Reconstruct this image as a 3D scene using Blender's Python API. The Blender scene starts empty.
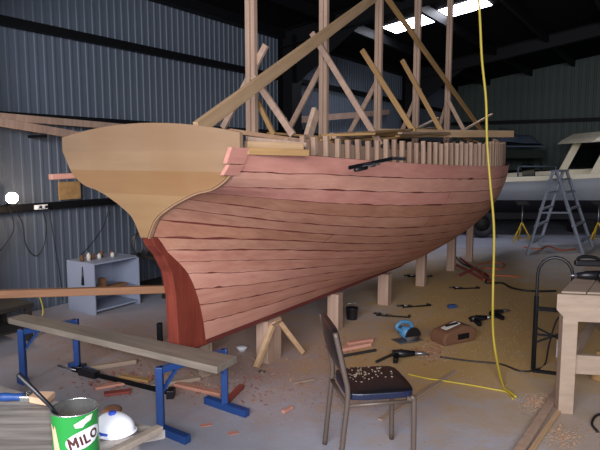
import bpy, math, random
from math import sin, cos, tan, pi, atan, radians, degrees, sqrt
from mathutils import Vector, Matrix
random.seed(11)
scn = bpy.context.scene
COL = scn.collection
V = Vector

# ------------------------------------------------------------------ camera maths
F = 583.0; PH = atan(67 / F); H = 1.7
def ray(px, py):
    x = (px - 300) / F; y = -(py - 225) / F
    return V((x, cos(PH) + y * sin(PH), -sin(PH) + y * cos(PH)))
def atz(px, py, z=0.0):
    d = ray(px, py); k = (z - H) / d.z
    return V((d.x * k, d.y * k, z))
TH = atan(374 * cos(PH) / F)
AX = V((sin(TH), cos(TH), 0)); NX = V((cos(TH), -sin(TH), 0)); UP = V((0, 0, 1))
O = atz(200, 341, .39); O.z = 0
def B(t, q, z=0.0): return O + AX * t + NX * q + UP * z          # shed frame: t along the boat, q to its starboard
def bc(p): d = p - O; return V((d.dot(AX), d.dot(NX), p.z))
def onq(px, py, q):
    d = ray(px, py); k = (q + O.dot(NX)) / d.dot(NX)
    return V((d.x * k, d.y * k, H + d.z * k))
def ont(px, py, t):
    d = ray(px, py); k = (t + O.dot(AX)) / d.dot(AX)
    return V((d.x * k, d.y * k, H + d.z * k))
def aty(px, py, Y):
    d = ray(px, py); k = Y / d.y
    return V((d.x * k, Y, H + d.z * k))
RZ = pi / 2 - TH                                                  # local x = AX, local y = -NX
MB_ = Matrix.Translation(O) @ Matrix.Rotation(RZ, 4, 'Z')

# ------------------------------------------------------------------ materials
def hexc(h):
    h = h.lstrip('#'); c = [int(h[i:i+2], 16) / 255 for i in (0, 2, 4)]
    return tuple((x / 12.92 if x <= .04045 else ((x + .055) / 1.055) ** 2.4) for x in c) + (1,)
def newmat(name):
    m = bpy.data.materials.new(name); m.use_nodes = True
    nt = m.node_tree; b = nt.nodes['Principled BSDF']
    return m, nt, b
def N_(nt, t, **k):
    n = nt.nodes.new(t)
    for a, v in k.items():
        if a in n.inputs.keys(): n.inputs[a].default_value = v
        else: setattr(n, a, v)
    return n
def mat(name, col, rough=.6, metal=0., var=.12, scale=6., emit=None, alpha=1., bump=0., spec=.5, trans=0.):
    m, nt, b = newmat(name)
    c = hexc(col)
    b.inputs['Roughness'].default_value = rough; b.inputs['Metallic'].default_value = metal
    b.inputs['Specular IOR Level'].default_value = spec
    tc = N_(nt, 'ShaderNodeTexCoord'); no = N_(nt, 'ShaderNodeTexNoise', Scale=scale, Detail=5., Roughness=.6)
    nt.links.new(tc.outputs['Object'], no.inputs['Vector'])
    mx = N_(nt, 'ShaderNodeMix', data_type='RGBA')
    mx.inputs[6].default_value = tuple(x * (1 - var) for x in c[:3]) + (1,)
    mx.inputs[7].default_value = tuple(min(1, x * (1 + var)) for x in c[:3]) + (1,)
    nt.links.new(no.outputs['Fac'], mx.inputs[0]); nt.links.new(mx.outputs[2], b.inputs['Base Color'])
    if emit:
        b.inputs['Emission Color'].default_value = c; b.inputs['Emission Strength'].default_value = emit
    if bump:
        bp = N_(nt, 'ShaderNodeBump', Strength=bump, Distance=.01)
        nt.links.new(no.outputs['Fac'], bp.inputs['Height']); nt.links.new(bp.outputs[0], b.inputs['Normal'])
    if trans: b.inputs['Transmission Weight'].default_value = trans
    return m
def wood(name, c1, c2, axis=0, rough=.7, scale=5., stretch=14., stain=None, amt=.35):
    """grain stretched along the object's local axis"""
    m, nt, b = newmat(name)
    b.inputs['Roughness'].default_value = rough; b.inputs['Specular IOR Level'].default_value = .3
    tc = N_(nt, 'ShaderNodeTexCoord'); mp = N_(nt, 'ShaderNodeMapping')
    s = [scale * 4] * 3; s[axis] = scale * 4 / stretch
    mp.inputs['Scale'].default_value = s
    nt.links.new(tc.outputs['Object'], mp.inputs['Vector'])
    no = N_(nt, 'ShaderNodeTexNoise', Scale=1., Detail=6., Roughness=.65)
    nt.links.new(mp.outputs[0], no.inputs['Vector'])
    rp = N_(nt, 'ShaderNodeValToRGB')
    rp.color_ramp.elements[0].position = .3; rp.color_ramp.elements[1].position = .7
    rp.color_ramp.elements[0].color = hexc(c1); rp.color_ramp.elements[1].color = hexc(c2)
    nt.links.new(no.outputs['Fac'], rp.inputs[0])
    out = rp.outputs[0]
    if stain:
        n2 = N_(nt, 'ShaderNodeTexNoise', Scale=1.7, Detail=4.)
        nt.links.new(tc.outputs['Object'], n2.inputs['Vector'])
        r2 = N_(nt, 'ShaderNodeValToRGB'); r2.color_ramp.elements[0].position = .45; r2.color_ramp.elements[1].position = .65
        r2.color_ramp.elements[1].color = (amt,) * 3 + (1,)
        r2.color_ramp.elements[0].color = (0, 0, 0, 1)
        nt.links.new(n2.outputs['Fac'], r2.inputs[0])
        mx = N_(nt, 'ShaderNodeMix', data_type='RGBA'); mx.inputs[7].default_value = hexc(stain)
        nt.links.new(r2.outputs[0], mx.inputs[0]); nt.links.new(out, mx.inputs[6]); out = mx.outputs[2]
    nt.links.new(out, b.inputs['Base Color'])
    bp = N_(nt, 'ShaderNodeBump', Strength=.25, Distance=.004)
    nt.links.new(no.outputs['Fac'], bp.inputs['Height']); nt.links.new(bp.outputs[0], b.inputs['Normal'])
    return m

M = {}
M['pinkA'] = wood('primed_pink_a', '#b87c6e', '#cd9484', stain='#ae6e62')
M['pinkB'] = wood('primed_pink_b', '#c08976', '#d3a08c', stain='#b07564')
M['brnA'] = wood('cedar_a', '#9a6a54', '#b5836a', stain='#8a5646')
M['brnB'] = wood('cedar_b', '#a47460', '#bb8c74', stain='#96604e')
M['palA'] = wood('pale_pink_a', '#ba8272', '#cd9985', stain='#a66e5e')
M['palB'] = wood('pale_pink_b', '#b07664', '#c79480', stain='#a06656')
M['seam'] = mat('red_lead_seam', '#6b2f28', .8, var=.4)
M['red'] = wood('red_stern_timber', '#69291e', '#8c4030', axis=2, stain='#4c1b17')
M['keel'] = wood('keel_timber', '#5e2a26', '#743a34')
M['ply'] = wood('transom_ply', '#8c745c', '#9c846a', axis=1, scale=1.4, stretch=8, stain='#8f7253', amt=.5)
def banded(m, zs, cs):
    nt = m.node_tree; b = nt.nodes['Principled BSDF']; src = b.inputs['Base Color'].links[0].from_socket
    tc = N_(nt, 'ShaderNodeTexCoord'); sp = N_(nt, 'ShaderNodeSeparateXYZ'); nt.links.new(tc.outputs['Object'], sp.inputs[0])
    mr = N_(nt, 'ShaderNodeMapRange'); mr.inputs['From Min'].default_value = 1.; mr.inputs['From Max'].default_value = 2.; nt.links.new(sp.outputs[2], mr.inputs['Value'])
    rp = N_(nt, 'ShaderNodeValToRGB'); rp.color_ramp.interpolation = 'CONSTANT'; e = rp.color_ramp.elements
    while len(e) < len(cs): e.new(.5)
    for k, (z, c) in enumerate(zip(zs, cs)): e[k].position = z - 1; e[k].color = hexc(c)
    nt.links.new(mr.outputs[0], rp.inputs[0])
    mx = N_(nt, 'ShaderNodeMix', data_type='RGBA', blend_type='MULTIPLY'); mx.inputs[0].default_value = 1.
    nt.links.new(src, mx.inputs[6]); nt.links.new(rp.outputs[0], mx.inputs[7]); nt.links.new(mx.outputs[2], b.inputs['Base Color'])
banded(M['ply'], (1.0, 1.47, 1.62, 1.74), ('#fff0d8', '#f2dcc0', '#fbf2ea', '#f4ece8'))
M['plyedge'] = wood('ply_edge', '#937058', '#a6846a', axis=1)
M['frame'] = wood('frame_timber', '#8e7462', '#ac907c', axis=2, stain='#8a6a55')
M['frame2'] = wood('frame_timber_two', '#7f6452', '#9c7f6c', axis=2)
M['pine'] = wood('pine_timber', '#ab8a66', '#c4a482', stain='#9a7c5c')
M['pinep'] = wood('weathered_pine', '#9c8070', '#b89c88', axis=2, stain='#8a6f62')
M['pinez'] = wood('post_timber', '#9a7f6e', '#b59a86', axis=2, stain='#7f6558')
M['batten'] = wood('batten_timber', '#94714c', '#b8935f')
M['grey'] = wood('grey_plank', '#74695e', '#93877a', stain='#5f564e')
M['bench'] = wood('scarred_bench', '#56514e', '#a39b94', scale=6, stain='#45413f', amt=.7)
M['pwood'] = wood('bench_pine', '#93806f', '#ac9684', stain='#82705f')
M['crate'] = wood('crate_wood', '#6e4c36', '#8f6648')
M['blue'] = mat('blue_steel', '#1e417c', .45, var=.2, spec=.5)
M['blued'] = mat('blue_steel_dark', '#24426e', .5, var=.25)
M['black'] = mat('black_paint', '#15151a', .4)
M['vinyl'] = mat('black_vinyl', '#16161a', .32, var=.3, bump=.1)
M['vinylb'] = mat('blue_vinyl', '#131a36', .4)
M['brown_tube'] = mat('taupe_tube', '#5f5148', .45, metal=.2)
M['steel'] = mat('steel', '#8c8c90', .35, metal=.8)
M['alu'] = mat('aluminium', '#8f94a0', .4, metal=.35)
M['dark'] = mat('dark_steel', '#0e0f12', .6, spec=.2)
M['wall'] = mat('sheet_wall', '#59626f', .55, var=.1, scale=1.5, spec=.4)
M['wallg'] = mat('sheet_wall_far', '#3e4a45', .6, var=.15, scale=1.2)
M['roof'] = mat('roof_sheet', '#0e0f12', .8, var=.3, scale=1, spec=.1)
M['sky'] = mat('skylight_sheet', '#eef0ff', .5, emit=22.)
M['yellow'] = mat('yellow_cord', '#b5a03a', .5)
M['yel2'] = mat('yellow_paint', '#c9a31c', .5)
M['orange'] = mat('orange_cord', '#a5552c', .6)
M['cable'] = mat('black_cable', '#1a1a1c', .5)
M['white'] = mat('white_board', '#949cb0', .55, var=.05)
M['whitep'] = mat('white_plastic', '#d8dade', .4, var=.03)
M['mask'] = mat('mask_fabric', '#e6e9f2', .8, var=.03, bump=.1)
M['maskb'] = mat('mask_blue', '#2f50c0', .5)
M['green'] = mat('tin_green', '#1b7f30', .35, var=.1)
M['tin'] = mat('tin_metal', '#b8b8b6', .25, metal=.9)
M['letter'] = mat('tin_lettering', '#43160f', .5, var=.05)
M['cream'] = mat('boat_cream', '#f6ead0', .5)
M['hullg'] = mat('boat_grey_hull', '#acafb6', .5, var=.08, scale=2)
M['antif'] = mat('boat_bottom_paint', '#2c2a30', .7)
M['glass'] = mat('dark_glass', '#0d1110', .1, var=.0, spec=.6)
M['blugr'] = mat('tarp_bluegrey', '#4c5666', .8, var=.2, scale=3)
M['saw'] = mat('saw_blue', '#4a7fa6', .45)
M['card'] = mat('carton_brown', '#684630', .8, var=.2)
M['paper'] = mat('paper', '#c9c4bb', .8)
M['shaving'] = mat('shavings', '#b08a6c', .9, var=.35, scale=30)
M['chips'] = mat('pink_chips', '#9c6456', .9, var=.35, scale=30)
M['redpl'] = mat('reddish_offcut', '#8a4038', .8, var=.2)
M['lampw'] = mat('lamp_glow', '#ffe9cf', .4, emit=60.)
M['brist'] = mat('bristle', '#c7a183', .9, var=.2, scale=60)
M['dust'] = mat('dust_blob', '#7c5f45', .9, var=.3, scale=12)

def floor_mat():
    m, nt, b = newmat('workshop_concrete')
    b.inputs['Roughness'].default_value = .75; b.inputs['Specular IOR Level'].default_value = .25
    tc = N_(nt, 'ShaderNodeTexCoord'); L = nt.links.new
    n1 = N_(nt, 'ShaderNodeTexNoise', Scale=.9, Detail=6., Roughness=.6)
    L(tc.outputs['Object'], n1.inputs['Vector'])
    r1 = N_(nt, 'ShaderNodeValToRGB'); e = r1.color_ramp.elements
    e[0].position = .3; e[0].color = hexc('#999ba6'); e[1].position = .7; e[1].color = hexc('#b3b7c5')
    L(n1.outputs['Fac'], r1.inputs[0])
    # sawdust drifts: blobs around fixed places on the floor, broken up by noise
    def blob(center, rad, lo, hi):
        sub = N_(nt, 'ShaderNodeVectorMath', operation='SUBTRACT'); sub.inputs[1].default_value = center
        L(tc.outputs['Object'], sub.inputs[0])
        dv = N_(nt, 'ShaderNodeVectorMath', operation='DIVIDE'); dv.inputs[1].default_value = (rad[0], rad[1], 1)
        L(sub.outputs[0], dv.inputs[0])
        ln = N_(nt, 'ShaderNodeVectorMath', operation='LENGTH'); L(dv.outputs[0], ln.inputs[0])
        n = N_(nt, 'ShaderNodeTexNoise', Scale=3.2, Detail=8., Roughness=.72); L(tc.outputs['Object'], n.inputs['Vector'])
        ad = N_(nt, 'ShaderNodeMath', operation='MULTIPLY_ADD'); ad.inputs[1].default_value = 1.6; L(n.outputs['Fac'], ad.inputs[0]); L(ln.outputs['Value'], ad.inputs[2])
        mr = N_(nt, 'ShaderNodeMapRange'); mr.inputs['From Min'].default_value = lo; mr.inputs['From Max'].default_value = hi
        mr.inputs['To Min'].default_value = 1; mr.inputs['To Max'].default_value = 0
        L(ad.outputs[0], mr.inputs['Value']); return mr.outputs[0]
    out = r1.outputs[0]
    def over(out, fac, col, k):
        mu = N_(nt, 'ShaderNodeMath', operation='MULTIPLY'); mu.inputs[1].default_value = k; L(fac, mu.inputs[0])
        mx = N_(nt, 'ShaderNodeMix', data_type='RGBA'); mx.inputs[7].default_value = hexc(col)
        L(mu.outputs[0], mx.inputs[0]); L(out, mx.inputs[6]); return mx.outputs[2]
    out = over(out, blob((-.9, 5.2, 0), (1.7, 1.3, 1), 1.2, 2.2), '#a98873', .75)
    out = over(out, blob((.6, 4.9, 0), (1.3, 1.3, 1), 1.2, 2.2), '#a68f86', .7)
    out = over(out, blob((2.3, 6.6, 0), (2.1, 3.6, 1), 1.2, 2.1), '#bd9b63', .95)
    out = over(out, blob((1.35, 4.75, 0), (1.3, .8, 1), 1.1, 2.0), '#b99964', .95)
    out = over(out, blob((1.9, 3.3, 0), (.8, .9, 1), 1.2, 2.1), '#a69282', .7)
    out = over(out, blob((5.5, 9.5, 0), (2.5, 1.8, 1), 1.2, 2.1), '#b09a78', .6)
    # fine speckle of dust
    n3 = N_(nt, 'ShaderNodeTexNoise', Scale=45., Detail=3.); L(tc.outputs['Object'], n3.inputs['Vector'])
    r3 = N_(nt, 'ShaderNodeValToRGB'); r3.color_ramp.elements[0].position = .62; r3.color_ramp.elements[1].position = .72
    L(n3.outputs['Fac'], r3.inputs[0])
    out = over(out, r3.outputs[0], '#b59a80', .35)
    L(out, b.inputs['Base Color'])
    bp = N_(nt, 'ShaderNodeBump', Strength=.2, Distance=.01); L(n3.outputs['Fac'], bp.inputs['Height']); L(bp.outputs[0], b.inputs['Normal'])
    return m
M['floor'] = floor_mat()

# ------------------------------------------------------------------ mesh builder
class MB:
    def __init__(s): s.v = []; s.f = []; s.mi = []; s.sm = []
    def add(s, vs, fs, mi=0, sm=False):
        o = len(s.v); s.v += [V(v) for v in vs]
        for f in fs: s.f.append([i + o for i in f]); s.mi.append(mi); s.sm.append(sm)
        return s
    def box(s, c, size, R=None, mi=0):
        hx, hy, hz = [x / 2 for x in size]; c = V(c); R = R or Matrix.Identity(3)
        vs = [c + R @ V((x, y, z)) for x in (-hx, hx) for y in (-hy, hy) for z in (-hz, hz)]
        return s.add(vs, [(0, 1, 3, 2), (4, 6, 7, 5), (0, 4, 5, 1), (2, 3, 7, 6), (0, 2, 6, 4), (1, 5, 7, 3)], mi)
    def beam(s, a, b, w, h, up=UP, mi=0):
        """w across, h along up"""
        a = V(a); b = V(b); d = b - a; L = d.length; d.normalize(); up = V(up)
        x = d.cross(up)
        if x.length < 1e-4: x = d.cross(V((1, 0, 0)))
        x.normalize(); u = x.cross(d)
        R = Matrix((d, x, u)).transposed()
        return s.box((a + b) / 2, (L, w, h), R, mi)
    def tube(s, pts, r, seg=8, mi=0, cap=True, closed=False):
        pts = [V(p) for p in pts]; n = len(pts); rs = r if isinstance(r, (list, tuple)) else [r] * n
        vs = []; prev = None
        for i, p in enumerate(pts):
            if closed: d = pts[(i + 1) % n] - pts[i - 1]
            else: d = pts[min(i + 1, n - 1)] - pts[max(i - 1, 0)]
            if d.length < 1e-7: d = V((0, 0, 1))
            d.normalize()
            if prev is None:
                x = d.cross(UP)
                if x.length < .05: x = d.cross(V((1, 0, 0)))
            else: x = prev - d * prev.dot(d)
            x.normalize(); prev = x; y = d.cross(x)
            vs += [p + (x * cos(2 * pi * k / seg) + y * sin(2 * pi * k / seg)) * rs[i] for k in range(seg)]
        fs = []
        m = n if closed else n - 1
        for i in range(m):
            for k in range(seg):
                a = i * seg + k; b_ = i * seg + (k + 1) % seg; j = ((i + 1) % n) * seg
                fs.append((a, b_, j + (k + 1) % seg, j + k))
        if cap and not closed:
            fs.append(tuple(range(seg))[::-1]); fs.append(tuple((n - 1) * seg + k for k in range(seg)))
        return s.add(vs, fs, mi, True)
    def lathe(s, c, prof, seg=24, mi=0, R=None, cap=True):
        c = V(c); R = R or Matrix.Identity(3); vs = []; fs = []
        for r, z in prof: vs += [c + R @ V((r * cos(2 * pi * k / seg), r * sin(2 * pi * k / seg), z)) for k in range(seg)]
        for i in range(len(prof) - 1):
            for k in range(seg):
                fs.append((i * seg + k, i * seg + (k + 1) % seg, (i + 1) * seg + (k + 1) % seg, (i + 1) * seg + k))
        if cap:
            fs.append(tuple(range(seg))[::-1]); fs.append(tuple((len(prof) - 1) * seg + k for k in range(seg)))
        return s.add(vs, fs, mi, True)
    def prism(s, poly, d, mi=0):
        """poly: 3-D points, extruded by vector d"""
        poly = [V(p) for p in poly]; n = len(poly); d = V(d)
        fs = [tuple(range(n)), tuple(range(n, 2 * n))[::-1]] + [(i, n + i, n + (i + 1) % n, (i + 1) % n) for i in range(n)]
        return s.add(poly + [p + d for p in poly], fs, mi)
    def build(s, name, m, parent=None, bevel=0., world=True, frame=None):
        """world=True: vertices are world points. frame: matrix whose local space the vertices are already in."""
        me = bpy.data.meshes.new(name)
        ms = m if isinstance(m, (list, tuple)) else [m]
        vs = s.v
        if parent is not None:
            if world:
                inv = WM[parent.name].inverted(); vs = [inv @ v for v in vs]
            o = bpy.data.objects.new(name, me); o.parent = parent
            WM[o.name] = WM[parent.name].copy()
        else:
            o = bpy.data.objects.new(name, me)
            if frame is not None:
                if world: inv = frame.inverted(); vs = [inv @ v for v in vs]
                o.matrix_world = frame; WM[o.name] = frame.copy()
            else:
                xs = [v.x for v in vs]; ys = [v.y for v in vs]
                c = V(((min(xs) + max(xs)) / 2, (min(ys) + max(ys)) / 2, min(v.z for v in vs)))
                mw = Matrix.Translation(c); vs = [v - c for v in vs]
                o.location = c; WM[o.name] = mw
        me.from_pydata([tuple(v) for v in vs], [], s.f)
        for k in ms: me.materials.append(k)
        for p, mi, sm in zip(me.polygons, s.mi, s.sm): p.material_index = mi; p.use_smooth = sm
        me.update(); me.validate()
        import bmesh
        bm = bmesh.new(); bm.from_mesh(me); bmesh.ops.recalc_face_normals(bm, faces=bm.faces); bm.to_mesh(me); bm.free()
        COL.objects.link(o)
        if bevel:
            b = o.modifiers.new('bevel', 'BEVEL'); b.width = bevel; b.segments = 2; b.limit_method = 'ANGLE'
        return o
WM = {}
def tag(o, label, cat, group=None):
    o['label'] = label; o['category'] = cat
    if group: o['group'] = group
    return o
def struct(o): o['kind'] = 'structure'; return o
def stuff(o): o['kind'] = 'stuff'; return o
def thing(name, label, cat, loc=(0, 0, 0), rz=0., group=None, mw=None):
    o = bpy.data.objects.new(name, None); COL.objects.link(o); o.empty_display_size = .1
    mw = mw if mw is not None else Matrix.Translation(V(loc)) @ Matrix.Rotation(rz, 4, 'Z')
    o.matrix_world = mw; WM[o.name] = mw.copy()
    return tag(o, label, cat, group)
def copy_tree(o, parent=None):
    c = o.copy(); COL.objects.link(c)
    if parent is not None: c.parent = parent
    for ch in list(o.children): copy_tree(ch, c)
    return c
def dup(root, mw, label, group=None):
    kids = list(root.children)
    c = root.copy(); COL.objects.link(c); c.matrix_world = mw; WM[c.name] = mw.copy()
    for ch in kids: copy_tree(ch, c)
    c['label'] = label
    if group: c['group'] = group
    return c
def timber(name, a, b, w, h, m, label, cat, group=None, up=UP, bevel=.004):
    """one straight stick as a thing; local x runs along the grain"""
    a = V(a); b = V(b); d = (b - a).normalized(); x = d.cross(V(up))
    if x.length < 1e-4: x = d.cross(V((0, 1, 0)))
    x.normalize(); u = x.cross(d)
    R = Matrix((d, x, u)).transposed().to_4x4(); mw = Matrix.Translation(a) @ R
    L = (b - a).length
    mb = MB(); mb.box((L / 2, 0, 0), (L, w, h))
    # slight end checks / unevenness
    o = mb.build(name, m, None, bevel, world=False, frame=mw)
    return tag(o, label, cat, group)
def smooth(pts, n=8):
    pts = [V(p) for p in pts]; out = []
    for i in range(len(pts) - 1):
        p0 = pts[max(i - 1, 0)]; p1 = pts[i]; p2 = pts[i + 1]; p3 = pts[min(i + 2, len(pts) - 1)]
        for k in range(n):
            t = k / n
            out.append(.5 * ((2 * p1) + (-p0 + p2) * t + (2 * p0 - 5 * p1 + 4 * p2 - p3) * t * t + (-p0 + 3 * p1 - 3 * p2 + p3) * t ** 3))
    return out + [pts[-1]]

# ------------------------------------------------------------------ the shed
T0, T1, QL, QR, EAVE, SL = -7.0, 15.0, -3.1, 11.5, 3.86, .155
def roofz(q): return EAVE + SL * (q - QL) if q < 4.2 else EAVE + SL * (4.2 - QL) - SL * (q - 4.2)
mb = MB(); mb.add([B(T0 - 6, QL - .3), B(T0 - 6, QR + .3), B(T1 + .3, QR + .3), B(T1 + .3, QL - .3)], [(0, 1, 2, 3)])
mb.add([B(T0 - 6, QL - .3, -.2), B(T0 - 6, QR + .3, -.2), B(T1 + .3, QR + .3, -.2), B(T1 + .3, QL - .3, -.2)], [(0, 3, 2, 1)])
struct(mb.build('floor', M['floor'], frame=Matrix.Identity(4)))
def corrugated(pfun, a, b, zf, m, name, pitch=.19):
    mb = MB(); n = int((b - a) / pitch); prof = []
    for i in range(n + 1):
        s = a + i * pitch
        prof += [(s, 0), (s + pitch * .62, 0), (s + pitch * .70, .012), (s + pitch * .92, .012)]
    vs = []; 
    for s, d in prof: vs += [pfun(s, d, 0), pfun(s, d, zf(s))]
    mb.add(vs, [(2 * i, 2 * i + 2, 2 * i + 3, 2 * i + 1) for i in range(len(prof) - 1)])
    # outer skin gives the sheet its thickness
    k = len(mb.v); vs2 = [pfun(prof[0][0], -.02, 0), pfun(prof[0][0], -.02, zf(prof[0][0])), pfun(prof[-1][0], -.02, 0), pfun(prof[-1][0], -.02, zf(prof[-1][0]))]
    mb.add(vs2, [(0, 1, 3, 2)])
    return struct(mb.build(name, m))
corrugated(lambda s, d, z: B(s, QL - .03 + d, z), T0, T1, lambda s: EAVE, M['wall'], 'wall_left', .11)
corrugated(lambda s, d, z: B(T1 + .03 - d, s, z), QL, QR, lambda s: roofz(s), M['wallg'], 'wall_back', .19)
mb = MB()
for q0, q1 in ((QL - .05, 4.2), (4.2, QR)):
    mb.prism([B(T0, q0, roofz(q0)), B(T0, q1, roofz(q1)), B(T1 + .1, q1, roofz(q1)), B(T1 + .1, q0, roofz(q0))], (0, 0, .08))
struct(mb.build('ceiling', M['roof']))
# girts, columns, rafters, purlins: steelwork of the shed
for i, z in enumerate((1.17, 2.13, 3.09)):
    mb = MB(); mb.beam(B(T0, QL + .05, z), B(T1, QL + .05, z), .1, .09 if i else .075)
    struct(mb.build('trim_%d' % (i + 1), M['dark'], bevel=.005))
mb = MB(); mb.beam(B(T0, QL + .08, EAVE - .02), B(T1, QL + .08, EAVE - .02), .16, .2); struct(mb.build('trim_4', M['dark']))
for i, z in enumerate((1.3, 2.75)):
    mb = MB(); mb.beam(B(T1 - .06, QL, z), B(T1 - .06, QR, z), .1, .1); struct(mb.build('trim_%d' % (i + 5), M['dark']))
for i, t in enumerate((-5.2, -.12, 5.5, 10.95)):
    mb = MB(); fl = .15
    for dt, w in ((-.14, .012), (.14, .012)): mb.box((0, 0, 0), (.001, .001, .001))
    mb = MB()
    q = QL + .1
    mb.beam(B(t, q, 0), B(t, q, EAVE), .3, .014, NX); mb.beam(B(t, q + .28, 0), B(t, q + .28, EAVE - .1), .3, .014, NX)
    mb.beam(B(t, q + .14, 0), B(t, q + .14, EAVE), .014, .28, NX)
    # haunch and rafter
    mb.prism([B(t - .01, q + .28, EAVE - .9), B(t - .01, q + 1.5, roofz(q + 1.5) - .3), B(t - .01, q + .28, EAVE)], AX * .02)
    for qa, qb in ((q, 4.2), (4.2, QR)):
        for dz in (-.03, -.3):
            mb.beam(B(t, qa, roofz(qa) + dz), B(t, qb, roofz(qb) + dz), .18, .014)
        mb.beam(B(t, qa, roofz(qa) - .165), B(t, qb, roofz(qb) - .165), .012, .27)
    struct(mb.build('trim_%d' % (i + 7), M['dark']))
for i, q in enumerate((-2.0, -.81, .3, 1.5, 2.8, 5.5, 7., 8.5, 10.)):
    mb = MB(); mb.beam(B(T0, q, roofz(q) - .09), B(T1, q, roofz(q) - .09), .07, .16); struct(mb.build('trim_%d' % (i + 11), M['dark']))
# translucent roof sheet let in between purlins
for i, (qa, qb) in enumerate(((-1.80, -.86), (-.76, -.02))):
    mb = MB()
    ta, tb = 6.95, 7.55
    mb.prism([B(ta, qa, roofz(qa) - .012), B(ta, qb, roofz(qb) - .012), B(tb, qb, roofz(qb) - .012), B(tb, qa, roofz(qa) - .012)], (0, 0, .008))
    struct(mb.build('window_%d' % (i + 1), M['sky']))

# ------------------------------------------------------------------ the wooden hull
boat = thing('wooden_boat', 'large unfinished wooden sailing hull with pink and brown carvel planking on props', 'boat', mw=MB_)
def L(t, q, z): return V((t, -q, z))           # local coordinates of the boat's frame
def resample(pl, us):
    pl = [V(p) for p in pl]; d = [0]
    for i in range(1, len(pl)): d.append(d[-1] + (pl[i] - pl[i - 1]).length)
    T = d[-1]; out = []
    for u in us:
        s = u * T
        for i in range(1, len(pl)):
            if s <= d[i] + 1e-9: break
        k = (s - d[i - 1]) / max(1e-9, d[i] - d[i - 1]); out.append(pl[i - 1].lerp(pl[i], k))
    return out
NS = 14; NU = NS * 4 + 1
US = [i / (NU - 1) for i in range(NU)]
HEART = [(.78, 1.745), (.735, 1.67), (.68, 1.59), (.57, 1.525), (.46, 1.50), (.36, 1.465), (.22, 1.40), (.10, 1.32), (.03, 1.20)]
heart3 = smooth([(-.45, q, z) for q, z in HEART], 4)
post3 = smooth([(-.45, .03, 1.20), (-.34, .045, 1.09), (-.18, .05, .94), (-.09, .05, .78), (-.03, .05, .59), (0, .05, .41)], 4)
us1 = [u * 2 for u in US if u <= .5]; us2 = [(u - .5) * 2 for u in US if u > .5]
S0 = resample(heart3, us1) + resample(post3, us2)
def sect(t, pts): return resample(smooth([(t, q, z) for q, z in pts], 5), US)
ST = [S0,
 sect(.4, [(.92, 1.70), (.86, 1.53), (.68, 1.32), (.42, 1.13), (.2, .9), (.09, .63), (.05, .41)]),
 sect(1.3, [(1.05, 1.66), (1.0, 1.44), (.83, 1.16), (.5, .9), (.22, .66), (.05, .41)]),
 sect(2.4, [(1.15, 1.63), (1.12, 1.4), (.98, 1.1), (.68, .82), (.32, .57), (.05, .41)]),
 sect(3.5, [(1.2, 1.61), (1.17, 1.38), (1.02, 1.06), (.7, .77), (.32, .53), (.05, .41)]),
 sect(4.5, [(1.07, 1.62), (1.02, 1.38), (.86, 1.07), (.57, .82), (.26, .63), (.05, .53)]),
 sect(5.6, [(.74, 1.66), (.69, 1.38), (.56, 1.08), (.36, .86), (.16, .70), (.05, .63)]),
 sect(6.7, [(.42, 1.72), (.37, 1.4), (.28, 1.13), (.19, .93), (.11, .80), (.05, .73)]),
 resample(smooth([(7.92, .05, 1.8), (7.88, .05, 1.4), (7.80, .05, 1.17), (7.66, .05, 1.0), (7.42, .05, .87), (7.15, .05, .80)], 5), US)]
def surf(j, s):
    """j: row index (may be fractional), s in [0, 8] along the stations"""
    j0 = int(min(NU - 2, max(0, math.floor(j)))); fj = j - j0
    def P(i):
        i = min(max(i, 0), len(ST) - 1); return ST[i][j0].lerp(ST[i][j0 + 1], fj)
    i = int(min(len(ST) - 2, math.floor(s))); k = s - i
    p1, p2 = P(i), P(i + 1); p0 = P(i - 1) if i else p1 * 2 - p2; p3 = P(i + 2) if i < len(ST) - 2 else p2 * 2 - p1
    d0, d1, d2 = max(.05, (p1 - p0).length), max(.05, (p2 - p1).length), max(.05, (p3 - p2).length)
    m1 = ((p2 - p1) / d1 * d0 + (p1 - p0) / d0 * d1) / (d0 + d1) * d1
    m2 = ((p3 - p2) / d2 * d1 + (p2 - p1) / d1 * d2) / (d1 + d2) * d1
    k2, k3 = k * k, k ** 3
    return p1 * (2 * k3 - 3 * k2 + 1) + m1 * (k3 - 2 * k2 + k) + p2 * (-2 * k3 + 3 * k2) + m2 * (k3 - k2)
def nrm(j, s):
    e = .02
    a = surf(j, min(8, s + e)) - surf(j, max(0, s - e)); b = surf(min(NU - 1, j + .3), s) - surf(max(0, j - .3), s)
    n = b.cross(a); n.normalize()
    if n.y < 0 and abs(n.y) > .2: n = -n
    return n
def row_at(t, j):
    a, b = 0., 8.
    for _ in range(24):
        m_ = (a + b) / 2
        if surf(j, m_).x < t: a = m_
        else: b = m_
    return (a + b) / 2
SS = [i / 12 for i in range(0, 97)]
def loc(p, side): return V((p.x, -p.y * side, p.z))
rnd = random.Random(5)
wob = {i: [rnd.uniform(-.35, .35) for _ in range(130)] for i in range(NS + 1)}
wob2 = {i: [max(-.6, rnd.gauss(-.1, .55)) for _ in range(130)] for i in range(NS + 1)}
def wobble(i, s):
    x = s * 12; k = int(x); f = x - k; w = wob[i]
    return (w[k] * (1 - f) + w[min(k + 1, 129)] * f) * .45
cols = {0: (0, 1), 1: (1, 0), 2: (0, 4), 3: (2, 3), 4: (3, 2), 5: (2, 3), 6: (3, 2), 7: (2, 3), 8: (3, 5), 9: (4, 5), 10: (5, 4), 11: (4, 5), 12: (4, 5), 13: (5, 4)}
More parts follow.
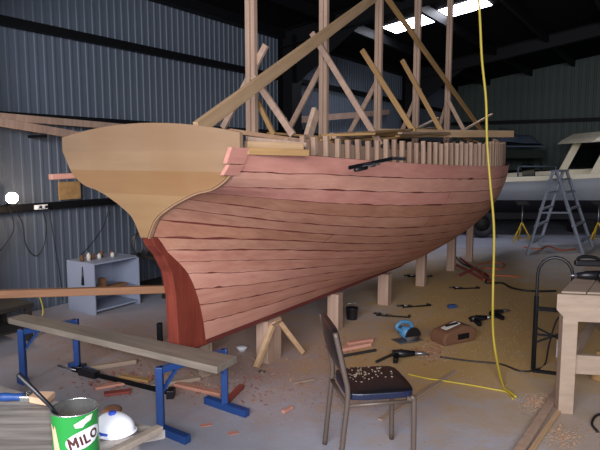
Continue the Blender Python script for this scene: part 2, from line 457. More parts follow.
for side in (1, -1):
    mb = MB(); rr = random.Random(3)
    # liner that shows dark red in the seams
    vs = []; J = list(range(0, NU, 2))
    for s in SS:
        for j in J:
            p = surf(j, s) - nrm(j, s) * .003; vs.append(loc(p, side))
    n = len(J)
    mb.add(vs, [(a * n + b, (a + 1) * n + b, (a + 1) * n + b + 1, a * n + b + 1) for a in range(len(SS) - 1) for b in range(n - 1)], 6, True)
    for st in range(NS):
        cuts = sorted(rr.uniform(.6, 6.6) for _ in range(rr.choice((1, 1, 2))))
        ends = [None] + cuts + [None]
        def halfgap(edge, s, rs_=random.Random(st)):
            w_ = wob2[edge]; x = s * 12; k = int(x); f = x - k
            return max(.075, .075 + (.13 if edge in (5, 6, 7, 8) and .1 < s < 2.6 else 0) + .2 * (w_[k] * (1 - f) + w_[min(k + 1, 129)] * f))
        for e in range(len(ends) - 1):
            mi = cols[st][0] if rr.random() < .6 else cols[st][1]
            vs = []; nsv = 60; w = 6; ok = True
            lo_r, hi_r = st * 4, (st + 1) * 4
            def send(tc, j, d): return None if tc is None else row_at(tc + d, min(NU - 1, j))
            A = [send(ends[e], lo_r + (hi_r - lo_r) * k / 3, .0025) for k in range(4)]; Z = [send(ends[e + 1], lo_r + (hi_r - lo_r) * k / 3, -.0025) for k in range(4)]
            A = [0. if a is None else a for a in A]; Z = [8. if z is None else z for z in Z]
            if min(z - a for a, z in zip(A, Z)) < .3: continue
            for i_ in range(nsv + 1):
                P = []; Nn = []
                for k in range(4):
                    s_ = A[k] + (Z[k] - A[k]) * i_ / nsv
                    j0 = st * 4 + ((halfgap(st, s_) + wobble(st, s_)) if st else 0); j1 = (st + 1) * 4 + ((-halfgap(st + 1, s_) + wobble(st + 1, s_)) if st < NS - 1 else 0)
                    j = min(NU - 1, max(0, j0 + (j1 - j0) * k / 3)); P.append(surf(j, s_)); Nn.append(nrm(j, s_))
                vs.append(loc(P[0] - Nn[0] * .008, side))
                for k in range(4): vs.append(loc(P[k] + Nn[k] * .006, side))
                vs.append(loc(P[3] - Nn[3] * .008, side))
            fs = []
            for i_ in range(nsv):
                for k in range(w - 1): fs.append((i_ * w + k, (i_ + 1) * w + k, (i_ + 1) * w + k + 1, i_ * w + k + 1))
            n0 = len(mb.f)
            fs.append(tuple(range(w))); fs.append(tuple(nsv * w + k for k in range(w)))
            mb.add(vs, fs, mi, False)
            for q_ in range(nsv): mb.mi[n0 + q_ * 5] = 6; mb.mi[n0 + q_ * 5 + 4] = 6
            mb.mi[-1] = 6; mb.mi[-2] = 6
    o = mb.build('hull_planking', [M['pinkA'], M['pinkB'], M['brnA'], M['brnB'], M['palA'], M['palB'], M['seam']], boat, world=False)
# transom: heart-shaped plywood, slightly raked, with an edge moulding
def arc(k): return 1.84 + .075 * (1 - (k / .78) ** 2)
out_ = [(p.y, p.z) for p in heart3]
poly = [(q, z) for q, z in out_] + [(-q, z) for q, z in out_[::-1]] + [(k, arc(k)) for k in [-.78 + .78 * 2 * i / 14 for i in range(15)]]
mb = MB()
mb.prism([L(-.452 - .02, q, z) for q, z in poly], V((-.028, 0, 0)))
mb.build('transom', M['ply'], boat, world=False)
for side in (1, -1):
    mb = MB(); pts = [L(-.475, q * side * 1.0, z - .005) for q, z in out_]
    for i in range(len(pts) - 1): mb.beam(pts[i], pts[i + 1] + (pts[i + 1] - pts[i]) * .05, .03, .010, (pts[i + 1] - pts[i]).cross(V((1, 0, 0))))
    mb.build('transom_edge_moulding', M['plyedge'], boat, world=False)
# plank ends running past the far quarter
for z0, tt in ((1.575, -.58),):
    mb = MB(); mb.beam(L(-.40, -.80, z0), L(tt, -.82, z0 - .005), .045, .04); mb.build('plank_end', M['palA'], boat, .006, world=False)
# top strakes running past the transom on the near quarter
for z1, z0, q1, q0, te in ((1.755, 1.665, .797, .757, -.575), (1.66, 1.60, .755, .71, -.545)):
    mb = MB(); mb.prism([L(-.43, q1 + .003, z1), L(te, q1 - .012, z1 + .004), L(te, q0 - .012, z0 + .004), L(-.43, q0 + .003, z0)], V((0, .028, 0))); mb.build('plank_end', M['pinkA'], boat, .003, world=False)
# stern post with the deadwood, sided .1
mb = MB()
fr = [(p.x + .02, p.z) for p in post3]
bk = [(-.26, .375), (-.275, .6), (-.28, .78), (-.315, .95), (-.385, 1.07), (-.45, 1.14), (-.475, 1.2)]
mb.prism([L(t, -.05, z) for t, z in fr + [(0.02, .37)] + bk], V((0, -.10, 0)))
mb.build('stern_post', M['red'], boat, .006, world=False)
# keel + stem
mb = MB(); pl = [(0, .41), (3.7, .412), (4.5, .53), (5.6, .63), (6.7, .73), (7.15, .80), (7.42, .87), (7.66, 1.0), (7.80, 1.17), (7.88, 1.4), (7.92, 1.95)]
lo = [(8.03, 1.97), (7.99, 1.38), (7.90, 1.12), (7.75, .93), (7.48, .80), (7.18, .73), (6.7, .66), (5.6, .58), (4.9, .52), (4.35, .465), (3.6, .367), (0, .365), (-.30, .365), (-.30, .41)]
a = pl[:5]; 
mb.prism([L(t, -.045, z) for t, z in pl[:5] + lo[6:]], V((0, -.09, 0))); mb.build('keel', M['keel'], boat, .005, world=False)
mb = MB(); mb.prism([L(t, -.045, z) for t, z in pl[4:] + lo[:7]], V((0, -.09, 0))); mb.build('stem', M['keel'], boat, .005, world=False)
# frames
def sheer(t): return surf(0, row_at(t, 0))
FR = [.10 + .12 * i for i in range(63)]; FR2 = [.13 + .2 * i for i in range(36)]
rf = random.Random(8)
for side in (1, -1):
    for t in (FR if side > 0 else FR2):
        pts = []
        for j in (0, 5, 11, 18, 26, 34, 42, 50):
            s = row_at(t, j)
            if surf(j, 0).x > t or s > 7.97: continue
            p = surf(j, s); n = nrm(j, s); p = p - n * .065
            if p.y < .05: continue
            pts.append(V((t, p.y, p.z)))
        if len(pts) < 2: continue
        top = pts[0]; ht = .105 + .15 * min(1, max(0, t / 3.5)) + rf.uniform(-.012, .012)
        d = V((0, .01, 1)) ; hd = V((t + rf.uniform(-.008, .008), top.y - .004, top.z + ht))
        pl = [hd] + pts; mb = MB(); vs = []
        w = .016 + rf.uniform(-.004, .004)
        for i, p in enumerate(pl):
            dd = (pl[min(i + 1, len(pl) - 1)] - pl[max(i - 1, 0)]).normalized(); nn = V((0, -dd.z, dd.y)) if dd.z < 0 else V((0, dd.z, -dd.y))
            hn = .017
            for sx, sn in ((-1, -1), (1, -1), (1, 1), (-1, 1)):
                v = p + V((sx * w, 0, 0)) * 1 + nn * sn * hn; vs.append(V((v.x, -v.y * side, v.z)))
        fs = [(i * 4 + k, i * 4 + (k + 1) % 4, (i + 1) * 4 + (k + 1) % 4, (i + 1) * 4 + k) for i in range(len(pl) - 1) for k in range(4)] + [(0, 1, 2, 3), tuple(len(vs) - 4 + k for k in range(4))]
        mb.add(vs, fs); mb.build('frame', M['frame'] if rf.random() < .6 else M['frame2'], boat, world=False)
# deck
mb = MB(); tt = [-.42 + i * .2 for i in range(39)]; vs = []
for t in tt:
    p = sheer(max(-.44, t)); w = max(.04, p.y - .12)
    for q, dz in ((-w, 0), (-w / 2, .03), (0, .045), (w / 2, .03), (w, 0)): vs.append(L(t, q, p.z - .08 + dz))
mb.add(vs, [(i * 5 + k, (i + 1) * 5 + k, (i + 1) * 5 + k + 1, i * 5 + k + 1) for i in range(len(tt) - 1) for k in range(4)])
mb.build('deck', M['batten'], boat, world=False)
# inner beam shelf along the frames, both sides
for side in (1, -1):
    mb = MB()
    for i in range(34):
        t = .02 + i * .21; a = sheer(t); b = sheer(t + .21)
        mb.beam(L(t, (a.y - .125) * side, a.z + .05), L(t + .21, (b.y - .125) * side, b.z + .05), .035, .11)
    mb.build('beam_shelf', M['frame'], boat, world=False)
print('hull done')

# ------------------------------------------------------------------ props under the keel
G = 'square timber props under the keel'
for i, (t, w, lab) in enumerate(((1.93, .14, 'square timber prop under the keel directly behind the chair backrest'), (3.12, .15, 'square timber prop under the keel, second to the right of the chair'),
                            (4.3, .14, 'square timber prop under the keel, third to the right of the chair'), (5.55, .14, 'square timber prop under the raised forefoot of the hull'),
                            (6.5, .12, 'farthest square timber prop under the bow end of the hull'))):
    keelz = .365 if t < 3.6 else .365 + (t - 3.6) * .133 if t < 4.35 else .465 + (t - 4.35) * .0925
    mb = MB(); a = B(t, .04, 0); mb.box(a + UP * (keelz / 2), (w * .85, w * .85, keelz), Matrix.Rotation(RZ + .1, 3, 'Z'))
    tag(mb.build('keel_prop', M['pinep'], bevel=.004), lab, 'prop', G)
# block with two raking struts, near the stern
t = .85; base = B(t, 0, 0)
k = thing('keel_support', 'timber keel block with two splayed raking struts below the stern', 'prop', base, RZ)
mb = MB(); mb.box((0, 0, .1725), (.2, .12, .365)); mb.build('block', M['pinep'], k, .004, world=False)
for sgn, dx in ((1, .05), (-1, -.06)):
    mb = MB(); mb.beam(V((dx, -.08, .32)), V((dx + .2 * sgn, -.12 - .06 * sgn, .02)), .04, .04); mb.build('strut', M['pine'], k, .003, world=False)
mb = MB(); mb.beam(V((-.02, -.062, .33)), V((-.02, -.115, .36)), .09, .012); mb.build('wedge', M['pine'], k, world=False)

# ------------------------------------------------------------------ uprights and braces above the hull
G = 'timber uprights standing in the hull'
PT = (.65, 1.76, 2.95, 4.08, 5.30)
nm = ['nearest the transom', 'second from the transom', 'in the middle of the row', 'fourth from the transom', 'farthest from the transom']
for t, n_ in zip(PT, nm):
    q = 0.; zb = sheer(t).z - .03; zt = roofz(q) - .001
    mb = MB(); mb.box((0, 0, (zt - zb) / 2), (.045, .078, zt - zb)); mb.box((-.0225 - .012, .012, (zt - zb) / 2 - .15), (.024, .04, zt - zb - .3))
    o = mb.build('upright_post', M['pinez'], None, .003, world=False, frame=Matrix.Translation(B(t, q, zb)) @ Matrix.Rotation(RZ, 4, 'Z'))
    tag(o, 'tall timber upright rising from the hull to the roof, ' + n_, 'post', G)
G = 'diagonal braces against the uprights'
def brace(pa, pb, ta, tb, w, lab, m='pinep', h=.03, q=None, side=1):
    a = ont(*pa, ta); b = ont(*pb, tb); return timber('diagonal_brace', a, b, h, w * .66, M[m], lab, 'brace', G, up=(b - a).cross(AX))
brace((253, 76), (293, 135), .54, .54, .075, 'diagonal brace from the first upright down to the right', 'pinep')
brace((266, 45), (223, 128), .68, .68, .075, 'diagonal brace from the first upright down to the left behind the long plank', 'pinep')
brace((257, 100), (274, 135), .74, .74, .055, 'short dark brace leaning just right of the first upright', 'batten')
brace((312, 33), (381, 145), 1.70, 1.70, .08, 'diagonal brace crossing the second upright down to the right', 'pinep')
brace((326, 58), (288, 131), 1.86, 1.86, .08, 'diagonal brace from the second upright down to the left', 'pinep')
brace((362, 50), (414, 132), 2.87, 2.87, .085, 'diagonal brace crossing the third upright down to the right', 'batten')
brace((380, 76), (349, 134), 3.04, 3.04, .08, 'diagonal brace from the third upright down to the left', 'pinep')
brace((402, 60), (443, 134), 4.0, 4.0, .085, 'diagonal brace crossing the fourth upright down to the right', 'batten')
brace((420, 88), (402, 131), 4.17, 4.17, .08, 'diagonal brace from the fourth upright down to the left', 'pinep')
brace((448, 100), (466, 134), 5.22, 5.22, .08, 'diagonal brace from the fifth upright down to the right', 'pinep')
brace((450, 93), (438, 131), 5.4, 5.4, .07, 'diagonal brace from the fifth upright down to the left', 'pinep')
def lbrace(pa, qa, pb, qb, w, m, lab, h=.035):
    a = onq(*pa, qa); b = onq(*pb, qb); return timber('diagonal_brace', a, b, h, w, M[m], lab, 'brace', G, up=(b - a).cross(NX))
lbrace((197, 129), .40, (375, -3), .075, .088, 'pine', 'long wide pale plank rising from the transom across the first two uprights')
lbrace((374, -20), .075, (484, 134),   .12, .062, 'batten', 'long brace falling from the third upright past the fifth upright')
lbrace((308, 137), .6, (316, 110), .6, .075, 'pinez', 'short stub of timber leaning beside the second upright')
# planks and laths lying on the hull
G = 'loose timber lying on top of the hull'
def lay(pa, qa, pb, qb, w, h, m, lab, name='loose_plank', cat='plank'):
    return timber(name, onq(*pa, qa), onq(*pb, qb), w, h, M[m], lab, cat, G)
lay((380, 133), .30, (513, 134), 1.02, .03, .085, 'pine', 'long level pale plank projecting right across the bulwark frames')
lay((229, 131), .50, (322, 144), .78, .05, .028, 'white' if 0 else 'plyedge', 'long pale plank on top of the stack beside the transom')
lay((247, 139), .68, (305, 145), .86, .04, .03, 'pinep', 'grey brown plank second down in the stack beside the transom')
lay((246, 145), .74, (302, 147), .88, .04, .045, 'pine', 'orange tinted plank third down in the stack beside the transom')
lay((247, 151), .78, (308, 153), .94, .03, .04, 'batten', 'brown plank at the bottom of the stack beside the transom')
rl = random.Random(4)
laths = [((300, 141), .1, (398, 131), .2), ((322, 140), .3, (420, 129), .1), ((340, 139), -.2, (432, 133), .4), ((352, 137), .3, (441, 127), -.1), ((330, 142), .5, (404, 137), .55),
         ((372, 133), -.3, (452, 135), .3), ((385, 131), .2, (470, 137), .5), ((418, 128), -.1, (438, 118), -.1), ((448, 139), .2, (492, 114), .3), ((432, 130), .1, (478, 142), .6), ((268, 133), -.3, (330, 138), .0)]
labs = ['thin lath lying over the deck behind the first frames', 'thin lath lying below the second upright', 'thin lath running under the third upright', 'thin lath rising beside the third upright', 'thin lath just behind the near frame heads left of the third upright',
        'thin lath between the third and fifth uprights', 'thin lath falling toward the right end of the near frames', 'short lath sticking up between the fourth and fifth uprights', 'thin reddish lath sticking up past the yellow hanging hose', 'thin lath crossing below the fifth upright', 'thin lath behind the stack of planks by the transom']
for (pa, qa, pb, qb), lb in zip(laths, labs):
    lay(pa, qa, pb, qb, .045, .022, 'batten' if rl.random() < .7 else 'pine', lb, 'lath', 'lath')

rq = random.Random(21)
for i in range(12):
    x0 = rq.uniform(318, 400); x1 = x0 + rq.uniform(50, 90); qa = rq.uniform(.1, .75); qb = rq.uniform(.2, .8)
    y0 = rq.uniform(133, 138.5); lay((x0, y0), qa, (x1, y0 - rq.uniform(-2, 6)), qb, .045, .02, 'batten' if i % 3 else 'frame', 'pale brown lath in the heap on the hull just beyond the near bulwark frames', 'lath', 'lath')
# F clamps -----------------------------------------------------------
def make_clamp(label, mw, L_=.4, jaw=.11, group='black bar clamps lying on the floor'):
    c = thing('bar_clamp', label, 'clamp', mw=mw, group=group)
    mb = MB(); mb.box((0, 0, .012), (L_, .008, .024)); mb.build('bar', M['dark'], c, .001, world=False)
    mb = MB(); mb.box((L_ / 2 - .01, jaw / 2, .012), (.022, jaw, .02)); mb.box((L_ / 2 - .02, jaw, .012), (.03, .03, .024)); mb.build('fixed_jaw', M['black'], c, .003, world=False)
    mb = MB(); mb.box((-L_ * .2, jaw / 2, .012), (.028, jaw, .024)); mb.build('sliding_jaw', M['black'], c, .003, world=False)
    mb = MB(); mb.tube([(-L_ * .2 + .06, jaw, .012), (-L_ * .2 - .1, jaw, .012)], .006); mb.build('screw', M['steel'], c, world=False)
    mb = MB(); mb.tube([(-L_ * .2 - .09, jaw, .016), (-L_ * .2 - .2, jaw, .016)], [.016, .013], 10); mb.build('handle', M['black'], c, world=False)
    return c
def fl(px, py, rz, z=.001, py2=0): return Matrix.Translation(atz(px, py, z)) @ Matrix.Rotation(radians(rz), 4, 'Z')
proto = make_clamp('black bar clamp gripping the top plank edge of the hull', Matrix.Translation(onq(372, 161, 1.12)) @ Matrix.Rotation(RZ - .18, 4, 'Z') @ Matrix.Rotation(radians(180), 4, 'X') @ Matrix.Rotation(.12, 4, 'Y'), .5, .09, 'bar clamps in the workshop')
for p, y, r, lb in ((417, 307, 15, 'black bar clamp on the floor left of the brown box, nearest the keel props'), (393, 317, -14, 'black bar clamp on the floor behind the blue saw'),
                 (467, 289, 8, 'black bar clamp on the floor below the yellow hose in front of the far props'), (420, 277, 0, 'black bar clamp on the floor beyond the third keel prop'), (488, 318, 30, 'black bar clamp on the sawdust right of the brown box')):
    dup(proto, fl(p, y, r) @ Matrix.Scale(.72, 4), lb, 'bar clamps in the workshop')

# ------------------------------------------------------------------ steel plank trestles in the middle ground
ZT = .47
def trestle(lab, near, far, foot_dir, fl_near, fl_far, topz=.44):
    near = V(near); far = V(far)
    k = thing('steel_trestle', lab, 'trestle', ((near.x + far.x) / 2, (near.y + far.y) / 2, 0), 0, 'blue steel trestles under the grey plank')
    for p, s_, ln in ((near, -1, fl_near), (far, 1, fl_far)):
        p3 = V((p.x, p.y, 0)); fd = V(foot_dir).normalized()
        mb = MB(); mb.beam(p3 + UP * .04, p3 + UP * topz, .044, .044, V((0, 1, 0))); mb.build('leg', M['blue'], k, .004)
        mb = MB(); mb.beam(p3 - fd * ln[0] + UP * .025, p3 + fd * ln[1] + UP * .025, .05, .05); mb.build('foot', M['blue'], k, .004)
    n3, f3 = V((near.x, near.y, topz - .02)), V((far.x, far.y, topz - .02))
    mb = MB(); mb.beam(n3, f3, .045, .04); mb.build('crossbar', M['blue'], k, .004)
    d = (f3 - n3).normalized()
    for a_, sg in ((n3, 1), (f3, -1)):
        mb = MB(); mb.beam(a_ + d * sg * .14, a_ + V((0, 0, -.16)), .03, .012); mb.build('gusset', M['blue'], k, .002)
trestle('blue steel trestle under the right end of the long grey plank', (-.865, 3.46), (-.51, 3.80), (.72, -.52, 0), (.03, .24), (.18, .2), .425)
trestle('blue steel trestle under the far left end of the long grey plank', (-2.09, 4.25), (-1.79, 4.53), (.72, -.52, 0), (.06, .03), (.1, .2), .425)
a1 = (atz(8, 318, ZT) + atz(20, 325, ZT)) / 2
pl = [atz(8, 318, ZT), atz(26, 314, ZT), atz(237, 356, ZT), atz(217, 367, ZT)]
mb = MB(); mb.prism([p for p in pl], (0, 0, -.045))
fr_ = Matrix.Translation(pl[0]) @ Matrix.Rotation(math.atan2(pl[3].y - pl[0].y, pl[3].x - pl[0].x), 4, 'Z')
tag(mb.build('scaffold_plank', M['grey'], None, .004, frame=fr_), 'long weathered grey plank laid across two blue steel trestles', 'plank')
# sash clamp on floor under it
a = atz(72, 369, .03); b = atz(171, 393, .03); d = (b - a).normalized(); nn = V((-d.y, d.x, 0))
k = thing('sash_clamp', 'long black sash clamp lying on the floor under the grey plank', 'clamp', (a.x, a.y, 0))
mb = MB(); mb.beam(a, b, .012, .035); mb.build('bar', M['dark'], k)
mb = MB(); mb.beam(a + d * .1, a + d * .28, .06, .05); mb.box(a + d * .05 + nn * .05, (.05, .1, .05)); mb.build('fixed_head', M['black'], k, .004)
mb = MB(); mb.box(b, (.05, .09, .06)); mb.build('sliding_head', M['black'], k, .004)
mb = MB(); mb.tube([a - d * .16, a + d * .05], .009); mb.build('screw', M['steel'], k)

# ------------------------------------------------------------------ chair
cw, cd = .40, .40
ch = thing('vinyl_chair', 'black vinyl chair with taupe tubular frame and wood shavings on its seat', 'chair', (.385, 3.16, 0), radians(9))
def LC(x, y, z): return V((x, y, z))
for s_ in (-1, 1):
    y = s_ * (cw / 2 - .01)
    mb = MB(); mb.tube(smooth([LC(.205, y, 0), LC(.20, y, .39), LC(.185, y, .415), LC(.16, y, .42)], 6), .0145, 10); mb.build('front_leg', M['brown_tube'], ch, world=False)
    mb = MB(); mb.tube(smooth([LC(-.21, y, 0), LC(-.185, y, .25), LC(-.165, y, .46), LC(-.185, y, .58), LC(-.235, y, .80)], 6), .0145, 10); mb.build('back_leg', M['brown_tube'], ch, world=False)
mb = MB()
for s_ in (-1, 1): mb.tube([LC(-.17, s_ * (cw / 2 - .01), .40), LC(.195, s_ * (cw / 2 - .01), .405)], .011, 8)
mb.tube([LC(.19, -cw / 2 + .01, .405), LC(.19, cw / 2 - .01, .405)], .011, 8); mb.tube([LC(-.17, -cw / 2 + .01, .40), LC(-.17, cw / 2 - .01, .40)], .011, 8)
mb.build('seat_frame', M['brown_tube'], ch, world=False)
def cushion(cx, cy, cz, lx, ly, lz, R=None, nx=10, ny=10, dome=.012, r=.05):
    mb = MB(); R = R or Matrix.Identity(3); vs = []; 
    for face in (1, -1):
        for i in range(nx + 1):
            for j in range(ny + 1):
                u = -1 + 2 * i / nx; v = -1 + 2 * j / ny
                m_ = (1 - abs(u) ** 6) * (1 - abs(v) ** 6)
                # round corners in plan
                fu, fv = u, v
                k_ = 1 - .10 * (abs(u) * abs(v)) ** 4
                z = face * (lz / 2 * (.72 + .28 * m_) + (dome * (1 - u * u) * (1 - v * v) if face > 0 else 0))
                vs.append(V((cx, cy, cz)) + R @ V((fu * lx / 2 * k_, fv * ly / 2 * k_, z)))
    n = (nx + 1) * (ny + 1); fs = []
    for f in range(2):
        for i in range(nx):
            for j in range(ny):
                a = f * n + i * (ny + 1) + j; q_ = (a, a + ny + 1, a + ny + 2, a + 1); fs.append(q_)
    mb.add(vs, fs, 0, True)
    bd = [(i, 0) for i in range(nx)] + [(nx, j) for j in range(ny)] + [(i, ny) for i in range(nx, 0, -1)] + [(0, j) for j in range(ny, 0, -1)]
    side = []
    for k_ in range(len(bd)):
        a = bd[k_][0] * (ny + 1) + bd[k_][1]; b = bd[(k_ + 1) % len(bd)]; b = b[0] * (ny + 1) + b[1]
        side.append((a, b, b + n, a + n))
    mb.f += [list(x) for x in side]; mb.mi += [1] * len(side); mb.sm += [False] * len(side)
    return mb
cushion(.025, 0, .445, .375, .40, .05).build('seat', [M['vinyl'], M['vinylb']], ch, .006, world=False)
Rb = Matrix.Rotation(radians(90 - 12), 3, 'Y')
cushion(-.205, 0, .69, .26, .38, .035, Matrix.Rotation(radians(-90 - 12), 3, 'Y')).build('backrest', [M['vinyl'], M['vinyl']], ch, .005, world=False)
rs = random.Random(2)
mb = MB()
for i in range(70):
    x = rs.gauss(-.02, .07); y = rs.gauss(.06, .06); s_ = rs.uniform(.003, .008)
    R = Matrix.Rotation(rs.uniform(0, 6), 3, 'Z') @ Matrix.Rotation(rs.uniform(-.4, .4), 3, 'X')
    if abs(x - .01) < .17 and abs(y) < .17: mb.box((x, y, .484 - .3 * 0 - (abs(x) + abs(y)) * .02), (s_ * 1.8, s_, .003), R)
o = mb.build('wood_shavings', M['pwood'], None, frame=WM[ch.name], world=False); stuff(tag(o, 'pale wood shavings scattered on the chair seat', 'shavings'))

# ------------------------------------------------------------------ black tubular trolley beside the workbench
p0 = V((1.865, 4.5, 0)); dx = V((.93, -.36, 0)).normalized(); w = .25
tr = thing('tubular_stand', 'black steel tube stand with an arched top beside the pale workbench', 'stand', p0)
pts = [p0, p0 + UP * .55, p0 + UP * .80] + [p0 + dx * (w / 2 - w / 2 * cos(a)) + UP * (.80 + .135 * sin(a)) for a in [pi * k / 8 for k in range(1, 8)]] + [p0 + dx * w + UP * .80, p0 + dx * w + UP * .55, p0 + dx * w]
mb = MB(); mb.tube(pts, .0125, 10); mb.build('arched_tube', M['black'], tr)
mb = MB(); mb.beam(p0 + UP * .02, p0 + UP * .62, .03, .022, V((0, 1, 0))); mb.build('upright_channel', M['dark'], tr)
for z in (.52,): 
    mb = MB(); mb.beam(p0 + UP * z, p0 + dx * w + UP * z, .03, .028); mb.build('crossbar', M['dark'], tr)
for za, zb in ((.24, .37), (.37, .26), (.31, .31)):
    mb = MB(); mb.beam(p0 + UP * za, p0 + dx * w + UP * zb, .012, .014); mb.build('diagonal_rod', M['dark'], tr)
mb = MB(); mb.beam(p0 + UP * .01, p0 + dx * w + UP * .01, .03, .02); mb.build('base_bar', M['dark'], tr)

# ------------------------------------------------------------------ right-hand pine workbench
ZW = .82; C0 = V((1.735, 3.80, 0)); nx_ = V((.985, -.17, 0)).normalized(); ax_ = (V((2.99, 5.74, 0)) - V((1.71, 3.81, 0))).normalized()
wb = thing('workbench', 'pale rough pine workbench cut off by the right edge of the picture', 'workbench', C0)
LW = 1.5
def WBp(a, b, z): return C0 + ax_ * a + nx_ * b + UP * z
for i in range(6):
    mb = MB(); b0 = i * .16 + .003
    mb.prism([WBp(0, b0, ZW), WBp(0, b0 + .154, ZW), WBp(2.35, b0 + .154, ZW), WBp(2.35, b0, ZW)], (0, 0, -.04)); mb.build('top_board', M['pwood'], wb, .003)
mb = MB(); mb.prism([WBp(-.03, -.01, ZW - .005), WBp(-.03, 1.0, ZW - .005), WBp(-.03, 1.0, ZW - .185), WBp(-.03, .06, ZW - .185), WBp(-.03, -.01, ZW - .11)], ax_ * -.045); mb.build('front_apron', M['pwood'], wb, .004)
mb = MB(); mb.prism([WBp(0, -.01, ZW - .042), WBp(0, -.01, ZW - .14), WBp(2.3, -.01, ZW - .14), WBp(2.3, -.01, ZW - .042)], nx_ * .04); mb.build('side_apron', M['pwood'], wb, .004)
for a_, b_ in ((-.02, .06), (2.2, .06), (-.02, .9), (2.2, .9)):
    mb = MB(); c = WBp(a_, b_, 0); mb.beam(c, c + UP * (ZW - .045), .095, .095, nx_); mb.build('leg', M['pwood'], wb, .004)
mb = MB(); mb.beam(WBp(0, .1, .33), WBp(0, .9, .33), .045, .13); mb.build('lower_rail', M['pwood'], wb, .004)
mb = MB(); mb.beam(WBp(.05, .06, .3), WBp(2.2, .06, .3), .04, .1); mb.build('lower_rail', M['pwood'], wb, .004)
# thing on it
d_ = thing('power_drill', 'black power drill lying on the pale workbench top', 'drill', atz(592, 280, ZW))
c = atz(593, 282, ZW)
mb = MB(); mb.tube([c + V((-.09, .06, .035)), c + V((-.03, .05, .04)), c + V((.08, .02, .045))], [.02, .032, .035], 12); mb.build('motor_housing', M['black'], d_)
mb = MB(); mb.tube([c + V((-.09, .06, .035)), c + V((-.14, .07, .034))], [.016, .008], 10); mb.build('chuck', M['steel'], d_)
mb = MB(); mb.beam(c + V((.05, .03, .04)), c + V((.03, -.09, .025)), .035, .045); mb.build('handle', M['black'], d_, .008)
d_ = thing('electric_plane', 'dark electric plane behind the drill on the workbench top', 'power tool', atz(586, 264, ZW))
c = atz(588, 266, ZW)
mb = MB(); mb.beam(c + V((-.11, 0, .026)), c + V((.11, -.03, .026)), .06, .045); mb.build('body', M['black'], d_, .01)
mb = MB(); mb.tube(smooth([c + V((-.09, 0, .05)), c + V((-.06, 0, .075)), c + V((.04, -.01, .075)), c + V((.08, -.02, .05))], 5), .014); mb.build('handle', M['dark'], d_)
mb = MB(); mb.box(atz(563, 362, .0) + V((.03, .1, .08)), (.07, .06, .16), Matrix.Rotation(.4, 3, 'Z'))
tag(mb.build('white_carton', M['whitep'], bevel=.006), 'small white carton standing beside the workbench leg', 'box')
mb = MB(); c = V((2.3, 4.35, 0)); mb.lathe(c, [(.045, 0), (.047, .01), (.047, .16), (.03, .185), (.018, .19), (.018, .22)], 16)
tag(mb.build('yellow_bottle', M['batten']), 'dull yellowish brown bottle standing under the workbench', 'bottle')

# ------------------------------------------------------------------ foreground bench with tin and mask
ZB = .80
bk0, bk1 = atz(0, 386, ZB), atz(165, 430, ZB); du = (bk1 - bk0).normalized(); dv = V((du.y, -du.x, 0))
fb = thing('rough_bench', 'scarred grey board workbench in the near left corner', 'workbench', (bk0.x, bk0.y, 0))
st0 = bk0 - du * 1.1
for i in range(5):
    a = st0 + dv * (i * .125); L_ = (bk1 - st0).length - i * .105 - (.0 if i else .0)
    mb = MB(); s0, s1 = a, a + du * L_
    mb.prism([s0, s1, s1 + dv * .1245 - du * .10, s0 + dv * .1245], (0, 0, -.03)); mb.build('top_board', M['bench'], fb)
e0 = bk1 + V((0, 0, -.005)); e1 = atz(112, 455, ZB)
mb = MB(); mb.beam(bk1 + du * .0 + UP * .002 - du * .02, e1 + (e1 - bk1) * .4 + UP * .002, .03, .022); mb.build('end_cleat', M['grey'], fb, .003)
mb = MB(); mb.beam(st0 + dv * .03 - UP * .08, st0 + du * ((bk1 - st0).length - .1) + dv * .03 - UP * .08, .04, .1); mb.build('back_rail', M['bench'], fb, .003)
for a_, b_ in ((.15, .04), (1.5, .05), (.15, .55), (1.2, .55)):
    c = st0 + du * a_ + dv * b_; c = V((c.x, c.y, 0)); mb = MB(); mb.beam(c, c + UP * (ZB - .035), .07, .07, du); mb.build('leg', M['bench'], fb, .003)
# tin
tc_ = V((-.672, 1.665, ZB)); RT = .066; HT = .165
tn = thing('milk_drink_tin', 'open green tin lettered MILO holding a dark stick on the near bench', 'tin', tc_, 0)
seg = 40
mb = MB(); mb.lathe((0, 0, 0), [(RT, .004), (RT, HT - .006)], seg, cap=False); mb.lathe((0, 0, 0), [(RT - .003, .006), (RT - .003, HT - .004)], seg, 1, cap=False)
mb.lathe((0, 0, 0), [(RT - .002, 0), (RT, .004), (RT, .006)], seg, 1)
mb.build('tin_body', [M['green'], M['tin']], tn, world=False)
mb = MB(); mb.tube([(RT * cos(2 * pi * k / 40), RT * sin(2 * pi * k / 40), HT - .003) for k in range(40)], .0028, 8, closed=True); mb.build('rim', M['tin'], tn, world=False)
mb = MB(); mb.tube([((RT + .0005) * cos(2 * pi * k / 40), (RT + .0005) * sin(2 * pi * k / 40), .004) for k in range(40)], .0025, 8, closed=True); mb.build('base_rim', M['tin'], tn, world=False)
mb = MB(); mb.lathe((0, 0, 0), [(RT - .004, .10), (.001, .101)], 30); mb.build('contents', M['dust'], tn, world=False)
def wrap(x, z, r, a0): a = a0 + x / RT; return V((r * sin(a), -r * cos(a), z))
A0 = radians(44); ZL = .088
TILT = .24
def rot2(x, z): return x * cos(TILT) - z * sin(TILT), x * sin(TILT) + z * cos(TILT)
